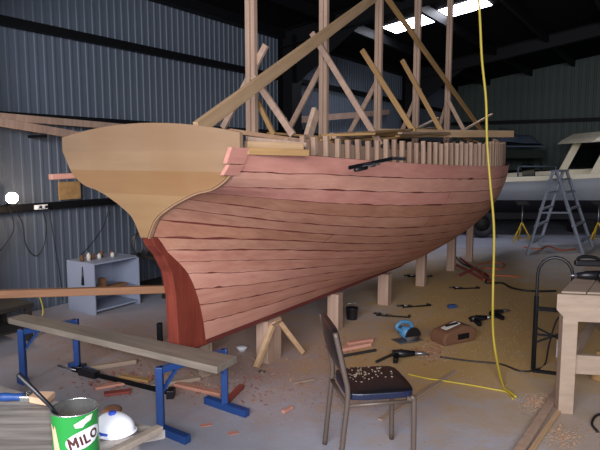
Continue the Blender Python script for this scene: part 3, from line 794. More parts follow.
def patch(name, m, outline, r, parent, a0=A0, zl=ZL):
    mb = MB(); n = len(outline); vs = [wrap(*((rot2(0, 0)[0]), zl), r, a0)]
    KS = [k / 10 for k in range(1, 11)]
    for k_ in KS:
        for x, z in outline:
            X, Z = rot2(x * k_, z * k_); vs.append(wrap(X, zl + Z, r, a0))
    fs = [(0, 1 + i, 1 + (i + 1) % n) for i in range(n)] + [(1 + r_ * n + i, 1 + r_ * n + n + i, 1 + r_ * n + n + (i + 1) % n, 1 + r_ * n + (i + 1) % n) for r_ in range(9) for i in range(n)]
    mb.add(vs, fs); return mb.build(name, m, parent, world=False)
ov = [(.056 * cos(2 * pi * k / 28), .027 * (abs(sin(2 * pi * k / 28)) ** .8) * (1 if sin(2 * pi * k / 28) > 0 else -1)) for k in range(28)]
patch('label_patch', M['whitep'], ov, RT + .0006, tn)
def strokes(lines, closed=False, wd=.0042, sc=1.):
    mb = MB()
    for (x0, z0), (x1, z1) in lines:
        d = V((x1 - x0, z1 - z0, 0)); Ln = d.length; d.normalize(); n_ = V((-d.y, d.x, 0)) * wd * .5; K = 6; vs = []
        for k in range(K + 1):
            p = V((x0, z0, 0)) + d * (Ln + wd * .6) * k / K - d * wd * .3
            for sg in (-1, 1):
                v = (p + n_ * sg) * 1.12; X, Z = rot2(v.x, v.y); vs.append(wrap(X, ZL + Z, RT + .0016, A0))
        mb.add(vs, [(2 * k, 2 * k + 1, 2 * k + 3, 2 * k + 2) for k in range(K)])
    mb.build('lettering', M['letter'], tn, world=False)
h_ = .0135
strokes([((-.040, -h_), (-.040, h_)), ((-.040, h_), (-.031, -.004)), ((-.031, -.004), (-.022, h_)), ((-.022, h_), (-.022, -h_))], wd=.0062)
strokes([((-.011, -h_ + .001), (-.011, h_ - .003))], wd=.006)
strokes([((-.001, h_ - .002), (-.001, -h_ + .001)), ((-.001, -h_ + .001), (.010, -h_ + .001))], wd=.006)
strokes([((.026 + .0095 * cos(a), .0105 * sin(a)), (.026 + .0095 * cos(a + pi / 6), .0105 * sin(a + pi / 6))) for a in [pi / 6 * k for k in range(12)]], wd=.0055)
# pale drink-splash patch above and picture patches at the left
patch('label_patch', M['paper'], [(-.028, -.006), (-.01, -.012), (.02, -.004), (.032, .010), (.012, .014), (-.012, .010), (-.03, .006)], RT + .0006, tn, A0, .137)
patch('label_patch', M['brist'], [(-.014, -.05), (.012, -.05), (.014, .04), (-.012, .045)], RT + .0006, tn, radians(-38), .085)
mb = MB(); mb.tube([tc_ + V((.015, .02, .02)), tc_ + V((-.062, -.02, .172)), onq(31, 378, 0) if 0 else tc_ + V((-.135, -.055, .285))], [.0055, .006, .008], 8)
tag(mb.build('stirring_stick', M['black']), 'dark stick leaning in the green tin', 'stick')
# mask
mc = atz(115, 431, ZB)
mk = thing('dust_mask', 'white moulded dust mask with blue valve resting on the near bench', 'mask', mc, radians(-20))
def cup(u, v):
    """u around, v from edge (0) to crown (1)"""
    r = (1 - v ** 2.1) ** .62
    return V((.070 * r * cos(u), .054 * r * sin(u) * (1.0), .004 + .062 * v ** .82 + .004 * cos(2 * u) * (1 - v)))
mb = MB(); vs = []; nu, nv = 32, 10
for j in range(nv):
    for i in range(nu): vs.append(cup(2 * pi * i / nu, j / nv))
vs.append(cup(0, 1)); fs = [(j * nu + i, j * nu + (i + 1) % nu, (j + 1) * nu + (i + 1) % nu, (j + 1) * nu + i) for j in range(nv - 1) for i in range(nu)]
fs += [((nv - 1) * nu + i, (nv - 1) * nu + (i + 1) % nu, nv * nu) for i in range(nu)]
mb.add(vs, fs, 0, True); mb.build('mask_cup', M['mask'], mk, world=False)
mb = MB(); mb.tube([cup(2 * pi * k / 32, 0) * 1.06 for k in range(32)], .0035, 8, closed=True); mb.build('rim', M['mask'], mk, world=False)
mb = MB(); mb.lathe((-.003, -.006, .061), [(.013, 0), (.013, .007), (.009, .01)], 16); mb.build('valve', M['maskb'], mk, world=False)
mb = MB(); mb.tube([cup(a, .12) * 1.02 for a in [radians(232 + 6 * k) for k in range(9)]], .0042, 6); mb.build('nose_strip', M['maskb'], mk, world=False)
mb = MB(); mb.tube(smooth([V((.0, -.055, .006)), V((-.02, -.075, .006)), V((-.045, -.085, .005)), V((-.05, -.1, .004))], 6), .0028, 6); mb.build('strap', M['mask'], mk, world=False)
# brush
ba = atz(-8, 397, ZB + .02); bb = atz(24, 397, ZB + .02); d = (bb - ba).normalized(); nn = V((-d.y, d.x, 0))
br = thing('paint_brush', 'blue handled wide brush lying at the back of the near bench', 'brush', (ba.x, ba.y, ZB))
mb = MB(); mb.tube([ba, ba + d * .05, ba + d * .09, bb], [.012, .017, .013, .017], 12); mb.build('handle', M['blue'], br)
mb = MB(); mb.beam(bb - d * .005, bb + d * .03, .055, .024); mb.build('ferrule', M['tin'], br, .003)
mb = MB(); mb.prism([bb + d * .03 - nn * .027 - UP * .011, bb + d * .03 + nn * .027 - UP * .011, bb + d * .10 + nn * .04 - UP * .018, bb + d * .10 - nn * .04 - UP * .018], (0, 0, .024)); mb.build('bristles', M['brist'], br, .004)
mb = MB(); mb.lathe(atz(112, 411, ZB - .0) + V((0, -.0, 0)), [(.034, 0), (.036, .004), (.03, .012), (.02, .014)], 20)
tag(mb.build('jar_lid', M['card']), 'brown stained round lid behind the dust mask', 'lid')

# ------------------------------------------------------------------ wall side, left
shelf_pts = (V((-2.22, 6.16, 0)), V((-2.6, 6.5, 0)))
cb = thing('open_cabinet', 'low white open cabinet standing against the corrugated wall', 'cabinet', B(1.28, -2.62, 0), RZ)
cx, cy, cz = .62, .46, .57                                        # along wall, depth, height
t_ = .018
def CB(x, y, z): return V((x, y, z))
mb = MB(); mb.box((-.0 - .31, 0, cz / 2), (t_, cy, cz)); mb.build('side_panel', M['white'], cb, .002, world=False)
mb = MB(); mb.box((.31, 0, cz / 2), (t_, cy, cz)); mb.build('side_panel', M['white'], cb, .002, world=False)
mb = MB(); mb.box((0, 0, cz - .01), (.62, cy, t_)); mb.build('top_panel', M['white'], cb, .002, world=False)
mb = MB(); mb.box((0, 0, .22), (.60, cy - .02, t_)); mb.build('shelf', M['white'], cb, .002, world=False)
mb = MB(); mb.box((0, cy / 2 - .01, cz / 2), (.60, .01, cz - .03)); mb.build('back_panel', M['white'], cb, .002, world=False)
mb = MB(); mb.box((0, 0, .04), (.60, cy - .02, t_)); mb.build('bottom_panel', M['white'], cb, .002, world=False)
mw = WM[cb.name]
k = thing('wooden_shooting_board', 'brown wooden block with an upright end on the white cabinet shelf', 'block', mw @ V((0, -.1, .23)), RZ)
mb = MB(); mb.box((.03, 0, .02), (.34, .1, .03)); mb.build('base_board', M['crate'], k, .002, world=False)
mb = MB(); mb.box((-.11, 0, .08), (.05, .08, .11)); mb.build('end_block', M['crate'], k, .002, world=False)
for i in range(7):
    x = -.28 + i * .075; mb = MB(); h_ = random.uniform(.05, .09)
    mb.lathe(mw @ V((x, random.uniform(-.1, .1), cz)), [(.022, 0), (.024, h_ * .7), (.012, h_ * .85), (.012, h_)], 10)
    tag(mb.build('small_bottle', M['paper'] if i % 2 else M['card']), 'small bottle or jar in the row on the white cabinet', 'bottle', 'small bottles on the white cabinet')
# tool hanging on the cabinet's side
mb = MB(); c = mw @ V((-.325, -.05, .4)); mb.tube([c + UP * .12, c + UP * .02, c - UP * .08], [.005, .012, .02], 8)
tag(mb.build('hanging_tool', M['black']), 'black tool hanging on the side panel of the white cabinet', 'tool')
# dark bench right of the cabinet and dark table at the far left
def low_table(lab, t, q, lx, ly, h, m=M['dark']):
    k = thing('low_table', lab, 'table', B(t, q, 0), RZ)
    mb = MB(); mb.box((0, 0, h - .02), (lx, ly, .04)); mb.build('table_top', m, k, .003, world=False)
    for sx in (-1, 1):
        for sy in (-1, 1):
            mb = MB(); mb.box((sx * (lx / 2 - .04), sy * (ly / 2 - .04), (h - .04) / 2), (.05, .05, h - .04)); mb.build('leg', m, k, world=False)
    mb = MB(); mb.box((0, 0, .12), (lx - .1, ly - .08, .02)); mb.build('lower_shelf', m, k, world=False)
M['darkw'] = wood('dark_table', '#262424', '#39342f')
low_table('dark low table behind the rudder end of the hull', 2.45, -2.6, 1.1, .6, .5, M['darkw'])
low_table('dark low table against the wall at the far left edge', -.35, -2.4, .9, .5, .36, M['darkw'])
for i, (x, z, s_, lb) in enumerate(((2.65, .5, .12, 'small dark tin on the dark table behind the rudder'), (2.2, .5, .09, 'smaller dark tin on the dark table behind the rudder'))):
    mb = MB(); mb.lathe(B(x, -2.55, z), [(s_ * .5, 0), (s_ * .5, s_)], 14); tag(mb.build('paint_tin', M['blued']), lb, 'tin')
# horizontal plank at left
a = onq(-70, 296, -1.0); b = onq(168, 289, -.06)
timber('rail_plank', a, b, .045, .05, M['crate'], 'long reddish timber running level from the left edge to the stern post', 'plank')
c = V((a.x + .08, a.y, 0)); mb = MB(); mb.beam(c + V((0, 0, 0)), V((c.x, c.y, a.z - .025)), .09, .09, AX); tag(mb.build('timber_stand', M['pinep']), 'short post carrying the reddish level timber', 'post')
# wall boards on brackets
bA = (onq(-40, 113, -2.93), onq(170, 131, -2.93)); bB = (onq(-30, 117, -2.82), onq(112, 141, -2.90))
timber('wall_board', bA[0], bA[1], .02, .075, M['pinep'], 'long upper board stored along the corrugated wall under the girt', 'plank', 'boards stored along the left wall')
timber('wall_board', bB[0], bB[1], .03, .085, M['pinep'], 'sloping lower board stored along the corrugated wall behind the transom', 'plank', 'boards stored along the left wall')
timber('wall_board', onq(286, 121, -2.93), onq(389, 112, -2.93), .03, .12, M['pinep'], 'pale board stored on the left wall seen between the second and third uprights', 'plank', 'boards stored along the left wall')
for i, t in enumerate((.75, 1.35, 6.2, 9.2)):
    zb_ = 1.93 - i * .02 if i < 2 else 2.2
    mb = MB(); mb.beam(B(t, QL, zb_), B(t, QL + .3, zb_), .03, .03)
    tag(mb.build('wall_bracket', M['dark']), 'steel bracket carrying boards on the left wall, ' + ('nearest the left edge', 'behind the transom', 'seen past the second upright', 'seen past the third upright')[i], 'bracket', 'wall brackets')
mb = MB(); mb.box(B(1.18, QL + .06, 1.33), (.02, .28, .2), Matrix.Rotation(RZ + pi / 2, 3, 'Z'))
tag(mb.build('plywood_offcut', M['batten']), 'brown plywood offcut on the wall girt left of the transom', 'board')
# work lamp
lp = onq(12, 198, -2.88)
lm = thing('work_lamp', 'lit halogen work lamp clipped to the wall girt at the left', 'lamp', lp)
ld_ = (V((0, 0, H)) - lp).normalized(); RL = ld_.to_track_quat('Z', 'Y').to_matrix()
mb = MB(); mb.lathe(lp, [(.025, -.08), (.045, -.06), (.06, .0), (.064, .005), (.058, .004)], 20, R=RL, cap=False); mb.build('lamp_housing', M['dark'], lm)
mb = MB(); mb.lathe(lp, [(.001, .012), (.025, .011), (.042, .007), (.057, .001)], 20, R=RL, cap=False); mb.build('glowing_lens', M['lampw'], lm)
mb = MB(); mb.beam(lp - UP * .05, B(bc(lp).x, QL + .1, 1.22), .02, .02); mb.build('bracket', M['dark'], lm)
# power board
pb = onq(41, 207, -2.97); k = thing('power_board', 'white four way power board on the wall girt right of the lamp', 'power board', pb, RZ)
mb = MB(); mb.box((0, 0, 0), (.15, .03, .05)); mb.build('casing', M['whitep'], k, .004, world=False)
for i in range(4):
    mb = MB(); mb.box((-.052 + i * .035, -.02, 0), (.022, .02, .028)); mb.build('plug', M['black'] if i % 2 else M['whitep'], k, .003, world=False)
def cable(name, pts, r, m, lab, cat='cable', n=8, group=None):
    mb = MB(); mb.tube(smooth(pts, n), r, 7); return tag(mb.build(name, m), lab, cat, group)
Q = -2.98
cable('power_cable', [onq(12, 205, Q), onq(22, 222, Q), onq(26, 245, Q), onq(36, 256, Q), onq(44, 245, Q), onq(46, 225, Q), onq(42, 209, Q)], .006, M['cable'], 'dark cable looping down between the lamp and the power board')
cable('power_cable', [onq(49, 209, Q), onq(54, 240, Q), onq(60, 275, Q), onq(63, 300, Q)], .005, M['cable'], 'dark cable hanging straight down right of the power board')
cable('power_cable', [onq(109, 207, Q), onq(104, 225, Q), onq(92, 243, Q), onq(80, 256, Q)], .006, M['cable'], 'dark cable slanting from the girt down to the white cabinet')
cable('power_cable', [onq(8, 206, Q), onq(14, 228, Q), onq(4, 246, Q), onq(-6, 256, Q)], .005, M['cable'], 'dark cable drooping under the lamp to the left edge')
cable('extension_cord', [onq(38, 292, -1.6), onq(42, 304, -1.6), onq(43, 312, -1.6), V(tuple(onq(42, 316, -1.6)))], .006, M['yellow'], 'short yellow cord hanging behind the reddish level timber')
# coil hanging near the transom point
c = onq(138, 244, -.55)
mb = MB()
for i in range(4):
    mb.tube([c + AX * (.055 + .006 * i) * cos(2 * pi * k / 20) + UP * (.08 + .006 * i) * sin(2 * pi * k / 20) + NX * (.012 * i) for k in range(20)], .007, 6, closed=True)
mb.tube([c + UP * .08, c + UP * .28 + NX * .15], .004, 6)
tag(mb.build('hose_coil', M['cable']), 'black coiled hose hanging under the transom at the left', 'hose')
# little dark post behind rudder
mb = MB(); mb.box(atz(160, 342) + UP * .09, (.045, .045, .18)); tag(mb.build('iron_stake', M['dark']), 'short dark stake on the floor left of the red stern post', 'stake')

# ------------------------------------------------------------------ hanging yellow hose and cords
yp = [(478, -16, 5.0), (480, 20, 5.0), (482, 60, 4.98), (486, 100, 4.95), (487, 140, 4.92), (490, 180, 4.9), (494, 230, 4.88), (493, 290, 4.85), (493, 335, 4.82), (497, 365, 4.55)]
pts = [aty(x, y, Y - .0) for x, y, Y in yp[:-2]]
pts = [aty(478, -40, 5.1)] + pts
end = atz(498, 372, .012)
pts += [aty(493, 330, 4.66), end + V((-.005, .03, .1)), atz(503, 385, .012), atz(510, 392, .012), atz(516, 397, .012)]
cable('air_hose', pts, .0105, M['yellow'], 'yellow air hose hanging from the roof down to the floor', 'hose')
top = aty(478, -40, 5.1)
cable('extension_cord', [atz(408, 374, .01), atz(425, 378, .01), atz(445, 381, .01), atz(470, 385, .01), atz(492, 389, .01), atz(506, 392, .01), atz(513, 399, .01)], .007, M['yellow'], 'yellow cord lying across the floor to the foot of the hanging hose', 'cord')
cable('power_cable', [atz(440, 357, .01), atz(470, 361, .01), atz(500, 364, .01), atz(520, 371, .01), atz(535, 370, .012), atz(545, 364, .012), aty(549, 345, 4.42), aty(556, 322, 4.3), aty(564, 312, 4.22)], .007, M['cable'], 'black cable from the brown box across the floor up to the workbench', n=8)
cable('power_cable', [atz(598, 432, .01), atz(592, 424, .01), atz(596, 416, .01), atz(606, 413, .01)], .008, M['cable'], 'black cable curl on the floor at the lower right edge')
cable('air_hose', [atz(452, 252, .012), atz(462, 263, .012), atz(478, 270, .012), atz(488, 276, .012), atz(486, 283, .012), atz(502, 283, .012), atz(512, 288, .012), atz(530, 291, .012), atz(556, 291, .012)], .014, M['cable'], 'black hose winding over the floor beside the far keel props', 'hose')
cable('extension_cord', [atz(478, 265, .012), atz(492, 262, .012), atz(504, 264, .012), atz(500, 269, .012), atz(486, 268, .012), atz(478, 271, .012), atz(492, 275, .012), atz(510, 276, .012), atz(519, 277, .012)], .012, M['orange'], 'orange cord coiled loosely on the sawdust beyond the clamps', 'cord')
cable('extension_cord', [atz(524, 247, .012), atz(540, 249, .012), atz(548, 246, .012), atz(560, 250, .012), atz(575, 249, .012)], .014, M['orange'], 'orange cord lying at the foot of the stepladder', 'cord')
for pa, pb, lb in (((452, 262), (484, 280), 'reddish stick lying by the far props, upper'), ((460, 258), (492, 282), 'reddish stick lying by the far props, longest'), ((458, 276), (476, 268), 'reddish stick lying by the far props, crossing the others')):
    timber('wooden_stick', atz(*pa, .02), atz(*pb, .02), .03, .03, M['redpl'], lb, 'stick', 'reddish sticks by the far props')

# ------------------------------------------------------------------ things on the floor
def bucket(px, py, lab):
    c = atz(px, py); k = thing('bucket', lab, 'bucket', c)
    mb = MB(); mb.lathe((0, 0, 0), [(.055, 0), (.066, .12), (.068, .125), (.062, .125), (.052, .01), (.001, .01)], 20, cap=False); mb.build('bucket_body', M['black'], k, world=False)
    mb = MB(); mb.tube([V((.064 * cos(a), .01, .12 + .05 * sin(a))) for a in [pi * i / 10 for i in range(11)]], .003, 6); mb.build('handle', M['steel'], k, world=False)
bucket(352, 319, 'small black bucket on the floor behind the chair')
# blue circular saw
c = atz(407, 341)
k = thing('circular_saw', 'light blue circular saw on the floor right of the chair seat', 'saw', c, radians(25))
mb = MB(); mb.box((0, 0, .012), (.26, .15, .006)); mb.build('base_plate', M['steel'], k, .002, world=False)
mb = MB(); mb.tube([V((-.01, -.06, .085)), V((-.01, .02, .085)), V((-.01, .09, .085))], [.055, .06, .04], 16); mb.build('motor_housing', M['saw'], k, world=False)
mb = MB(); mb.tube(smooth([V((-.06, 0, .1)), V((-.12, 0, .15)), V((-.06, 0, .19)), V((.03, 0, .17)), V((.06, 0, .1))], 6), .018, 10); mb.build('handle', M['saw'], k, world=False)
mb = MB(); mb.lathe((.02, -.062, .06), [(.075, 0), (.075, .004)], 28, R=Matrix.Rotation(radians(90), 3, 'X')); mb.build('blade', M['steel'], k, world=False)
mb = MB(); mb.prism([V((.02 + .085 * cos(a), -.055, .06 + .085 * sin(a))) for a in [pi * i / 12 for i in range(13)]], V((0, -.02, 0))); mb.build('blade_guard', M['black'], k, .003, world=False)
def drill(px, py, rz, lab):
    k = thing('power_drill', lab, 'drill', atz(px, py), radians(rz), 'power tools on the floor')
    mb = MB(); mb.tube([V((-.1, 0, .04)), V((-.02, 0, .04)), V((.09, 0, .04))], [.03, .036, .022], 12); mb.build('motor_housing', M['black'], k, world=False)
    mb = MB(); mb.tube([V((.09, 0, .04)), V((.16, 0, .04)), V((.22, 0, .03))], [.02, .014, .005], 10); mb.build('chuck', M['steel'], k, world=False)
    mb = MB(); mb.beam(V((-.06, 0, .035)), V((-.1, -.15, .025)), .04, .045, UP); mb.build('handle', M['dark'], k, .008, world=False)
drill(479, 322, 20, 'black power drill with steel chuck just right of the brown box')
drill(497, 316, 35, 'black power drill farther right beyond the brown box near the yellow hose')
drill(404, 358, 0, 'black power drill on the floor in front of the blue saw')
# brown box with open top, tilted
c = atz(453, 341); k = thing('tool_box', 'brown open box with white paper on it on the floor amid the tools', 'box', c, radians(28))
mb = MB(); mb.prism([V((-.19, -.10, 0)), V((.18, -.10, 0)), V((.21, -.10, .10)), V((.14, -.10, .15)), V((.05, -.10, .165)), V((-.16, -.10, .12)), V((-.20, -.10, .07))], V((0, .20, 0))); mb.build('box_body', M['card'], k, .02, world=False)
mb = MB(); mb.box((.03, -.102, .07), (.13, .012, .05)); mb.build('front_slot', M['dark'], k, world=False)
mb = MB(); mb.beam(V((-.12, 0, .134)), V((.05, 0, .172)), .07, .006); mb.build('paper_sheet', M['paper'], k, world=False)
mb = MB(); mb.beam(V((-.08, .02, .15)), V((.03, -.02, .175)), .03, .01); mb.build('dark_blade', M['dark'], k, world=False)
mb = MB(); c = atz(452, 308); mb.box(c + UP * .02, (.1, .05, .04), Matrix.Rotation(.3, 3, 'Z')); tag(mb.build('dark_block', M['blued'], bevel=.006), 'small dark block on the floor behind the brown box', 'block')
# scraps of timber
def scrap(pa, pb, w, h, m, lab, z=None, name='timber_offcut', grp='timber offcuts on the floor'):
    z = h / 2 + .002 if z is None else z
    return timber(name, atz(*pa, z), atz(*pb, z), w, h, M[m], lab, 'offcut', grp)
scrap((340, 350), (370, 344), .05, .03, 'pinkB', 'pale pink offcut behind the chair seat')
scrap((343, 356), (376, 350), .025, .02, 'darkw', 'dark strip of timber in front of the pale pink offcut behind the chair')
scrap((348, 344), (372, 340), .05, .035, 'palB', 'pink offcut farther back behind the chair')
scrap((376, 362), (402, 350), .02, .02, 'darkw', 'thin dark strip beside the chair seat pointing at the saw')
scrap((380, 420), (456, 371), .035, .012, 'pwood', 'thin pale batten on the floor slanting away right of the chair')
scrap((516, 456), (566, 380), .055, .03, 'pinez', 'long brown timber on the floor pointing at the workbench leg')
scrap((527, 457), (572, 392), .03, .02, 'pine', 'thin batten alongside the long brown timber near the workbench')
scrap((104, 394), (130, 391), .06, .02, 'redpl', 'reddish offcut under the long grey plank')
scrap((95, 388), (125, 383), .05, .02, 'palA', 'pink offcut behind the reddish one under the long grey plank')
scrap((84, 369), (136, 361), .05, .035, 'pwood', 'pale batten on the floor behind the sash clamp')
scrap((150, 386), (200, 378), .05, .03, 'pwood', 'pale batten on the floor left of the right trestle')
scrap((120, 376), (150, 381), .05, .025, 'batten', 'brown offcut in the middle of the scraps under the grey plank')
scrap((176, 384), (222, 394), .06, .025, 'palB', 'brown pink offcut leaning near the right trestle foot')
scrap((226, 402), (242, 386), .04, .03, 'redpl', 'short reddish offcut just right of the right trestle')
scrap((294, 383), (314, 379), .03, .012, 'pwood', 'small pale splinter on the floor left of the chair')
scrap((283, 412), (292, 407), .03, .02, 'palA', 'tiny pink offcut on the floor in front left of the chair')
scrap((200, 426), (212, 424), .04, .004, 'pinkA', 'tiny pink chip on the floor below the right trestle')
scrap((228, 434), (238, 432), .04, .004, 'pinkA', 'tiny pink chip on the floor nearest the lower edge')
mb = MB(); c = atz(207, 352); mb.box(c + UP * .09, (.05, .05, .18)); mb.box(c + V((.035, .01, .07)), (.03, .05, .14)); mb.box(c + V((-.04, .02, .05)), (.03, .04, .1))
tag(mb.build('softwood_block', M['pwood'], bevel=.004), 'pale softwood block standing below the heel of the stern post', 'block')
scrap((200, 372), (220, 366), .05, .09, 'pwood', 'thick pale block half hidden behind the right trestle')
mb = MB(); c = atz(242, 351); mb.lathe(c, [(.03, 0), (.05, .035), (.05, .04), (.02, .045)], 16); tag(mb.build('plastic_tub', M['whitep']), 'small whitish tub on the floor left of the splayed keel block', 'tub')
mb = MB(); c = atz(262, 372); mb.lathe(c, [(.03, 0), (.033, .006)], 12); tag(mb.build('tin_lid', M['tin']), 'small tin lid on the floor in front of the keel block', 'lid')
# drifts of shavings
def drift(name, spots, n, m, lab, size=(.005, .02), seed=1):
    r = random.Random(seed); mb = MB()
    for i in range(n):
        px, py, sx, sy = r.choice(spots); x = r.gauss(px, sx); y = r.gauss(py, sy)
        if y < 240 or y > 470: continue
        p = atz(x, y, 0); s_ = r.uniform(*size); R = Matrix.Rotation(r.uniform(0, 6.3), 3, 'Z') @ Matrix.Rotation(r.uniform(-.5, .5), 3, 'X') @ Matrix.Rotation(r.uniform(-.5, .5), 3, 'Y')
        if bc(p).y < -2.9: continue
        mb.box(p + UP * (s_ * .22 + .002), (s_, s_ * r.uniform(.3, .7), .002), R)
    return stuff(tag(mb.build(name, m), lab, 'shavings'))
drift('wood_shavings', [(90, 345, 25, 7), (140, 380, 30, 7), (190, 385, 25, 6), (150, 352, 40, 10), (230, 370, 30, 10), (300, 385, 40, 12)], 1500, M['shaving'], 'wood shavings strewn under the long grey plank', seed=3)
drift('pink_wood_chips', [(110, 386, 22, 5), (185, 388, 20, 5), (130, 377, 25, 5), (255, 392, 20, 8), (430, 352, 10, 5), (345, 348, 14, 5)], 500, M['chips'], 'pinkish wood chips on the floor among the offcuts', (.008, .03), 4)
drift('floor_shavings', [(340, 400, 50, 16), (440, 340, 40, 20), (500, 330, 40, 30), (470, 300, 40, 20), (535, 405, 10, 6), (562, 438, 14, 6), (430, 355, 12, 4), (540, 300, 30, 30)], 3200, M['pwood'], 'fine pale sawdust and shavings around the tools and chair', (.004, .012), 5)
drift('shavings_heap', [(538, 404, 8, 4), (565, 438, 10, 5), (432, 354, 8, 4)], 300, M['shaving'], 'small heaps of curled shavings near the workbench and tools', (.008, .022), 6)

# ------------------------------------------------------------------ stepladder
L1, L2 = atz(527, 255), atz(539, 246); R1, R2 = atz(583, 255), atz(592, 247)
T1_, T2_ = aty(553, 172, 10.7), aty(563, 171, 11.2)
ld = thing('stepladder', 'aluminium stepladder standing open in front of the white boat', 'ladder', ((L1.x + R1.x) / 2, L1.y, 0))
for a, b in ((L1, T1_), (L2, T2_), (R1, T1_ + V((.07, 0, 0))), (R2, T2_ + V((.07, 0, 0)))):
    mb = MB(); mb.beam(a, b, .07, .035, V((1, 0, 0))); mb.build('side_rail', M['alu'], ld, .004)
for base in ((L1, L2, T1_, T2_), (R1, R2, T1_ + V((.07, 0, 0)), T2_ + V((.07, 0, 0)))):
    for kk in (.14, .34, .54, .74, .9):
        p = base[0].lerp(base[2], kk); q = base[1].lerp(base[3], kk); mb = MB(); mb.beam(p, q, .08, .025); mb.build('step', M['alu'], ld, .003)
mb = MB(); mb.prism([T1_ + V((-.05, 0, 0)), T1_ + V((.12, 0, 0)), T2_ + V((.12, 0, 0)), T2_ + V((-.05, 0, 0))], (0, 0, .03)); mb.build('top_cap', M['alu'], ld, .004)
mb = MB(); mb.beam(L1.lerp(T1_, .5), R1.lerp(T1_ + V((.07, 0, 0)), .5), .03, .03); mb.build('spreader_bar', M['alu'], ld, .003)

# ------------------------------------------------------------------ yellow boat stands
def stand(px, py, lab):
    c = atz(px, py); k = thing('boat_stand', lab, 'stand', c, 0, 'yellow tripod stands under the white boat')
    for a in (radians(200), radians(335), radians(85)):
        mb = MB(); mb.tube([V((0, 0, .42)), V((.21 * cos(a), .21 * sin(a), .02))], .015, 8); mb.build('leg', M['yel2'], k, world=False)
    mb = MB(); mb.tube([V((.21 * cos(a) * .8, .21 * sin(a) * .8, .1)) for a in (radians(200), radians(335), radians(85))], .010, 6, closed=True); mb.build('brace_ring', M['yel2'], k, world=False)
    mb = MB(); mb.tube([V((0, 0, .28)), V((0, 0, .78))], .016, 8); mb.build('screw_post', M['steel'], k, world=False)
    mb = MB(); mb.box((0, .02, .80), (.22, .18, .03), Matrix.Rotation(.2, 3, 'X')); mb.build('pad', M['darkw'], k, .004, world=False)
stand(521, 243, 'yellow tripod boat stand left of the stepladder')
stand(597, 243, 'yellow tripod boat stand right of the stepladder')

# ------------------------------------------------------------------ white boat
wbt = thing('motor_boat', 'cream and grey motor boat with small wheelhouse stored at the far right', 'boat', (4.45, 12.3, 0), radians(-2))
# local x along the side (to the right), y away from us; stern at left x=-1.2
def sec(x):
    k_ = (x + 1.4) / 8.0; b_ = 1.15 * (1 - max(0, (k_ - .45) / .55) ** 2.4); zs = 1.17 + .42 * k_ ** 1.6 * 1.2
    return max(.03, b_), zs + .05, .83 + .30 * max(0, k_ - .5) ** 1.5
xs = [-1.4 + 8 * i / 24 for i in range(25)]; prof = []
CYB = 1.15
mb = MB(); vs = []
for x in xs:
    b_, zs, zb = sec(x); row = []
    for s_ in (-1, 1):
        pts = [(1.0, zs), (.99, zs - .2), (.94, zs - .32), (.80, .80 + (zb - .83)), (.45, .62), (.05, .45)]
        row += [V((x, CYB + s_ * f * b_, z)) for f, z in (pts if s_ < 0 else pts[::-1])]
    vs += row
n = 12
mb.add(vs, [(i * n + k, (i + 1) * n + k, (i + 1) * n + k + 1, i * n + k + 1) for i in range(24) for k in range(n - 1)] + [tuple(range(n)), tuple(24 * n + k for k in range(n))], 0, True)
for i, f in enumerate(mb.f):
    if len(f) == 4 and (i % (n - 1)) in (3, 4, 5, 6, 7): mb.mi[i] = 1
    if len(f) != 4: mb.sm[i] = False
mb.build('hull', [M['hullg'], M['antif']], wbt, world=False)
mb = MB()
for s_ in (-1, 1):
    pts = [V((x, CYB + s_ * (sec(x)[0] + .01), sec(x)[1] + .0)) for x in xs]
    for a, b in zip(pts, pts[1:]): mb.beam(a, b + (b - a) * .02, .05, .10)
mb.build('gunwale', M['cream'], wbt, .008, world=False)
mb = MB(); mb.box((-1.4, CYB, 1.18), (.06, 2.3, .12)); mb.build('stern_rail', M['cream'], wbt, .008, world=False)
mb = MB(); mb.prism([V((x, CYB - sec(x)[0] * .97, sec(x)[1] - .1)) for x in xs] + [V((x, CYB + sec(x)[0] * .97, sec(x)[1] - .1)) for x in xs[::-1]], (0, 0, -.03)); mb.build('deck', M['cream'], wbt, world=False)
mb = MB(); mb.box((.0, CYB, .42), (5.2, .12, .25)); mb.build('keel', M['antif'], wbt, .01, world=False)
# wheelhouse: x from 1.75 (rear) to 4.2
y0, y1 = CYB - .85, CYB + .85
xr0, xb0 = 2.1, 1.78
for y in (y0, y1):
    mb = MB(); mb.beam(V((xb0, y, 1.22)), V((xr0 + .1, y, 2.09)), .05, .17, V((1, 0, 0))); mb.build('wheelhouse_pillar', M['cream'], wbt, .01, world=False)
for y in (y0, y1):
    mb = MB(); mb.prism([V((xb0, y - .02, 1.22)), V((4.1, y - .02, 1.3)), V((4.1, y - .02, 1.48)), V((xb0 + .1, y - .02, 1.42))], V((0, .04, 0))); mb.build('coaming', M['cream'], wbt, .006, world=False)
    mb = MB(); mb.beam(V((3.5, y, 1.4)), V((3.5, y, 2.09)), .04, .07, V((1, 0, 0))); mb.build('wheelhouse_pillar', M['cream'], wbt, .006, world=False)
    mb = MB(); mb.beam(V((4.0, y, 1.4)), V((3.8, y, 2.09)), .04, .1, V((1, 0, 0))); mb.build('wheelhouse_pillar', M['cream'], wbt, .006, world=False)
    mb = MB(); mb.prism([V((2.0, y - .003, 1.46)), V((3.9, y - .003, 1.48)), V((3.8, y - .003, 2.08)), V((2.28, y - .003, 2.06))], V((0, .006, 0))); mb.build('window_pane', M['glass'], wbt, world=False)
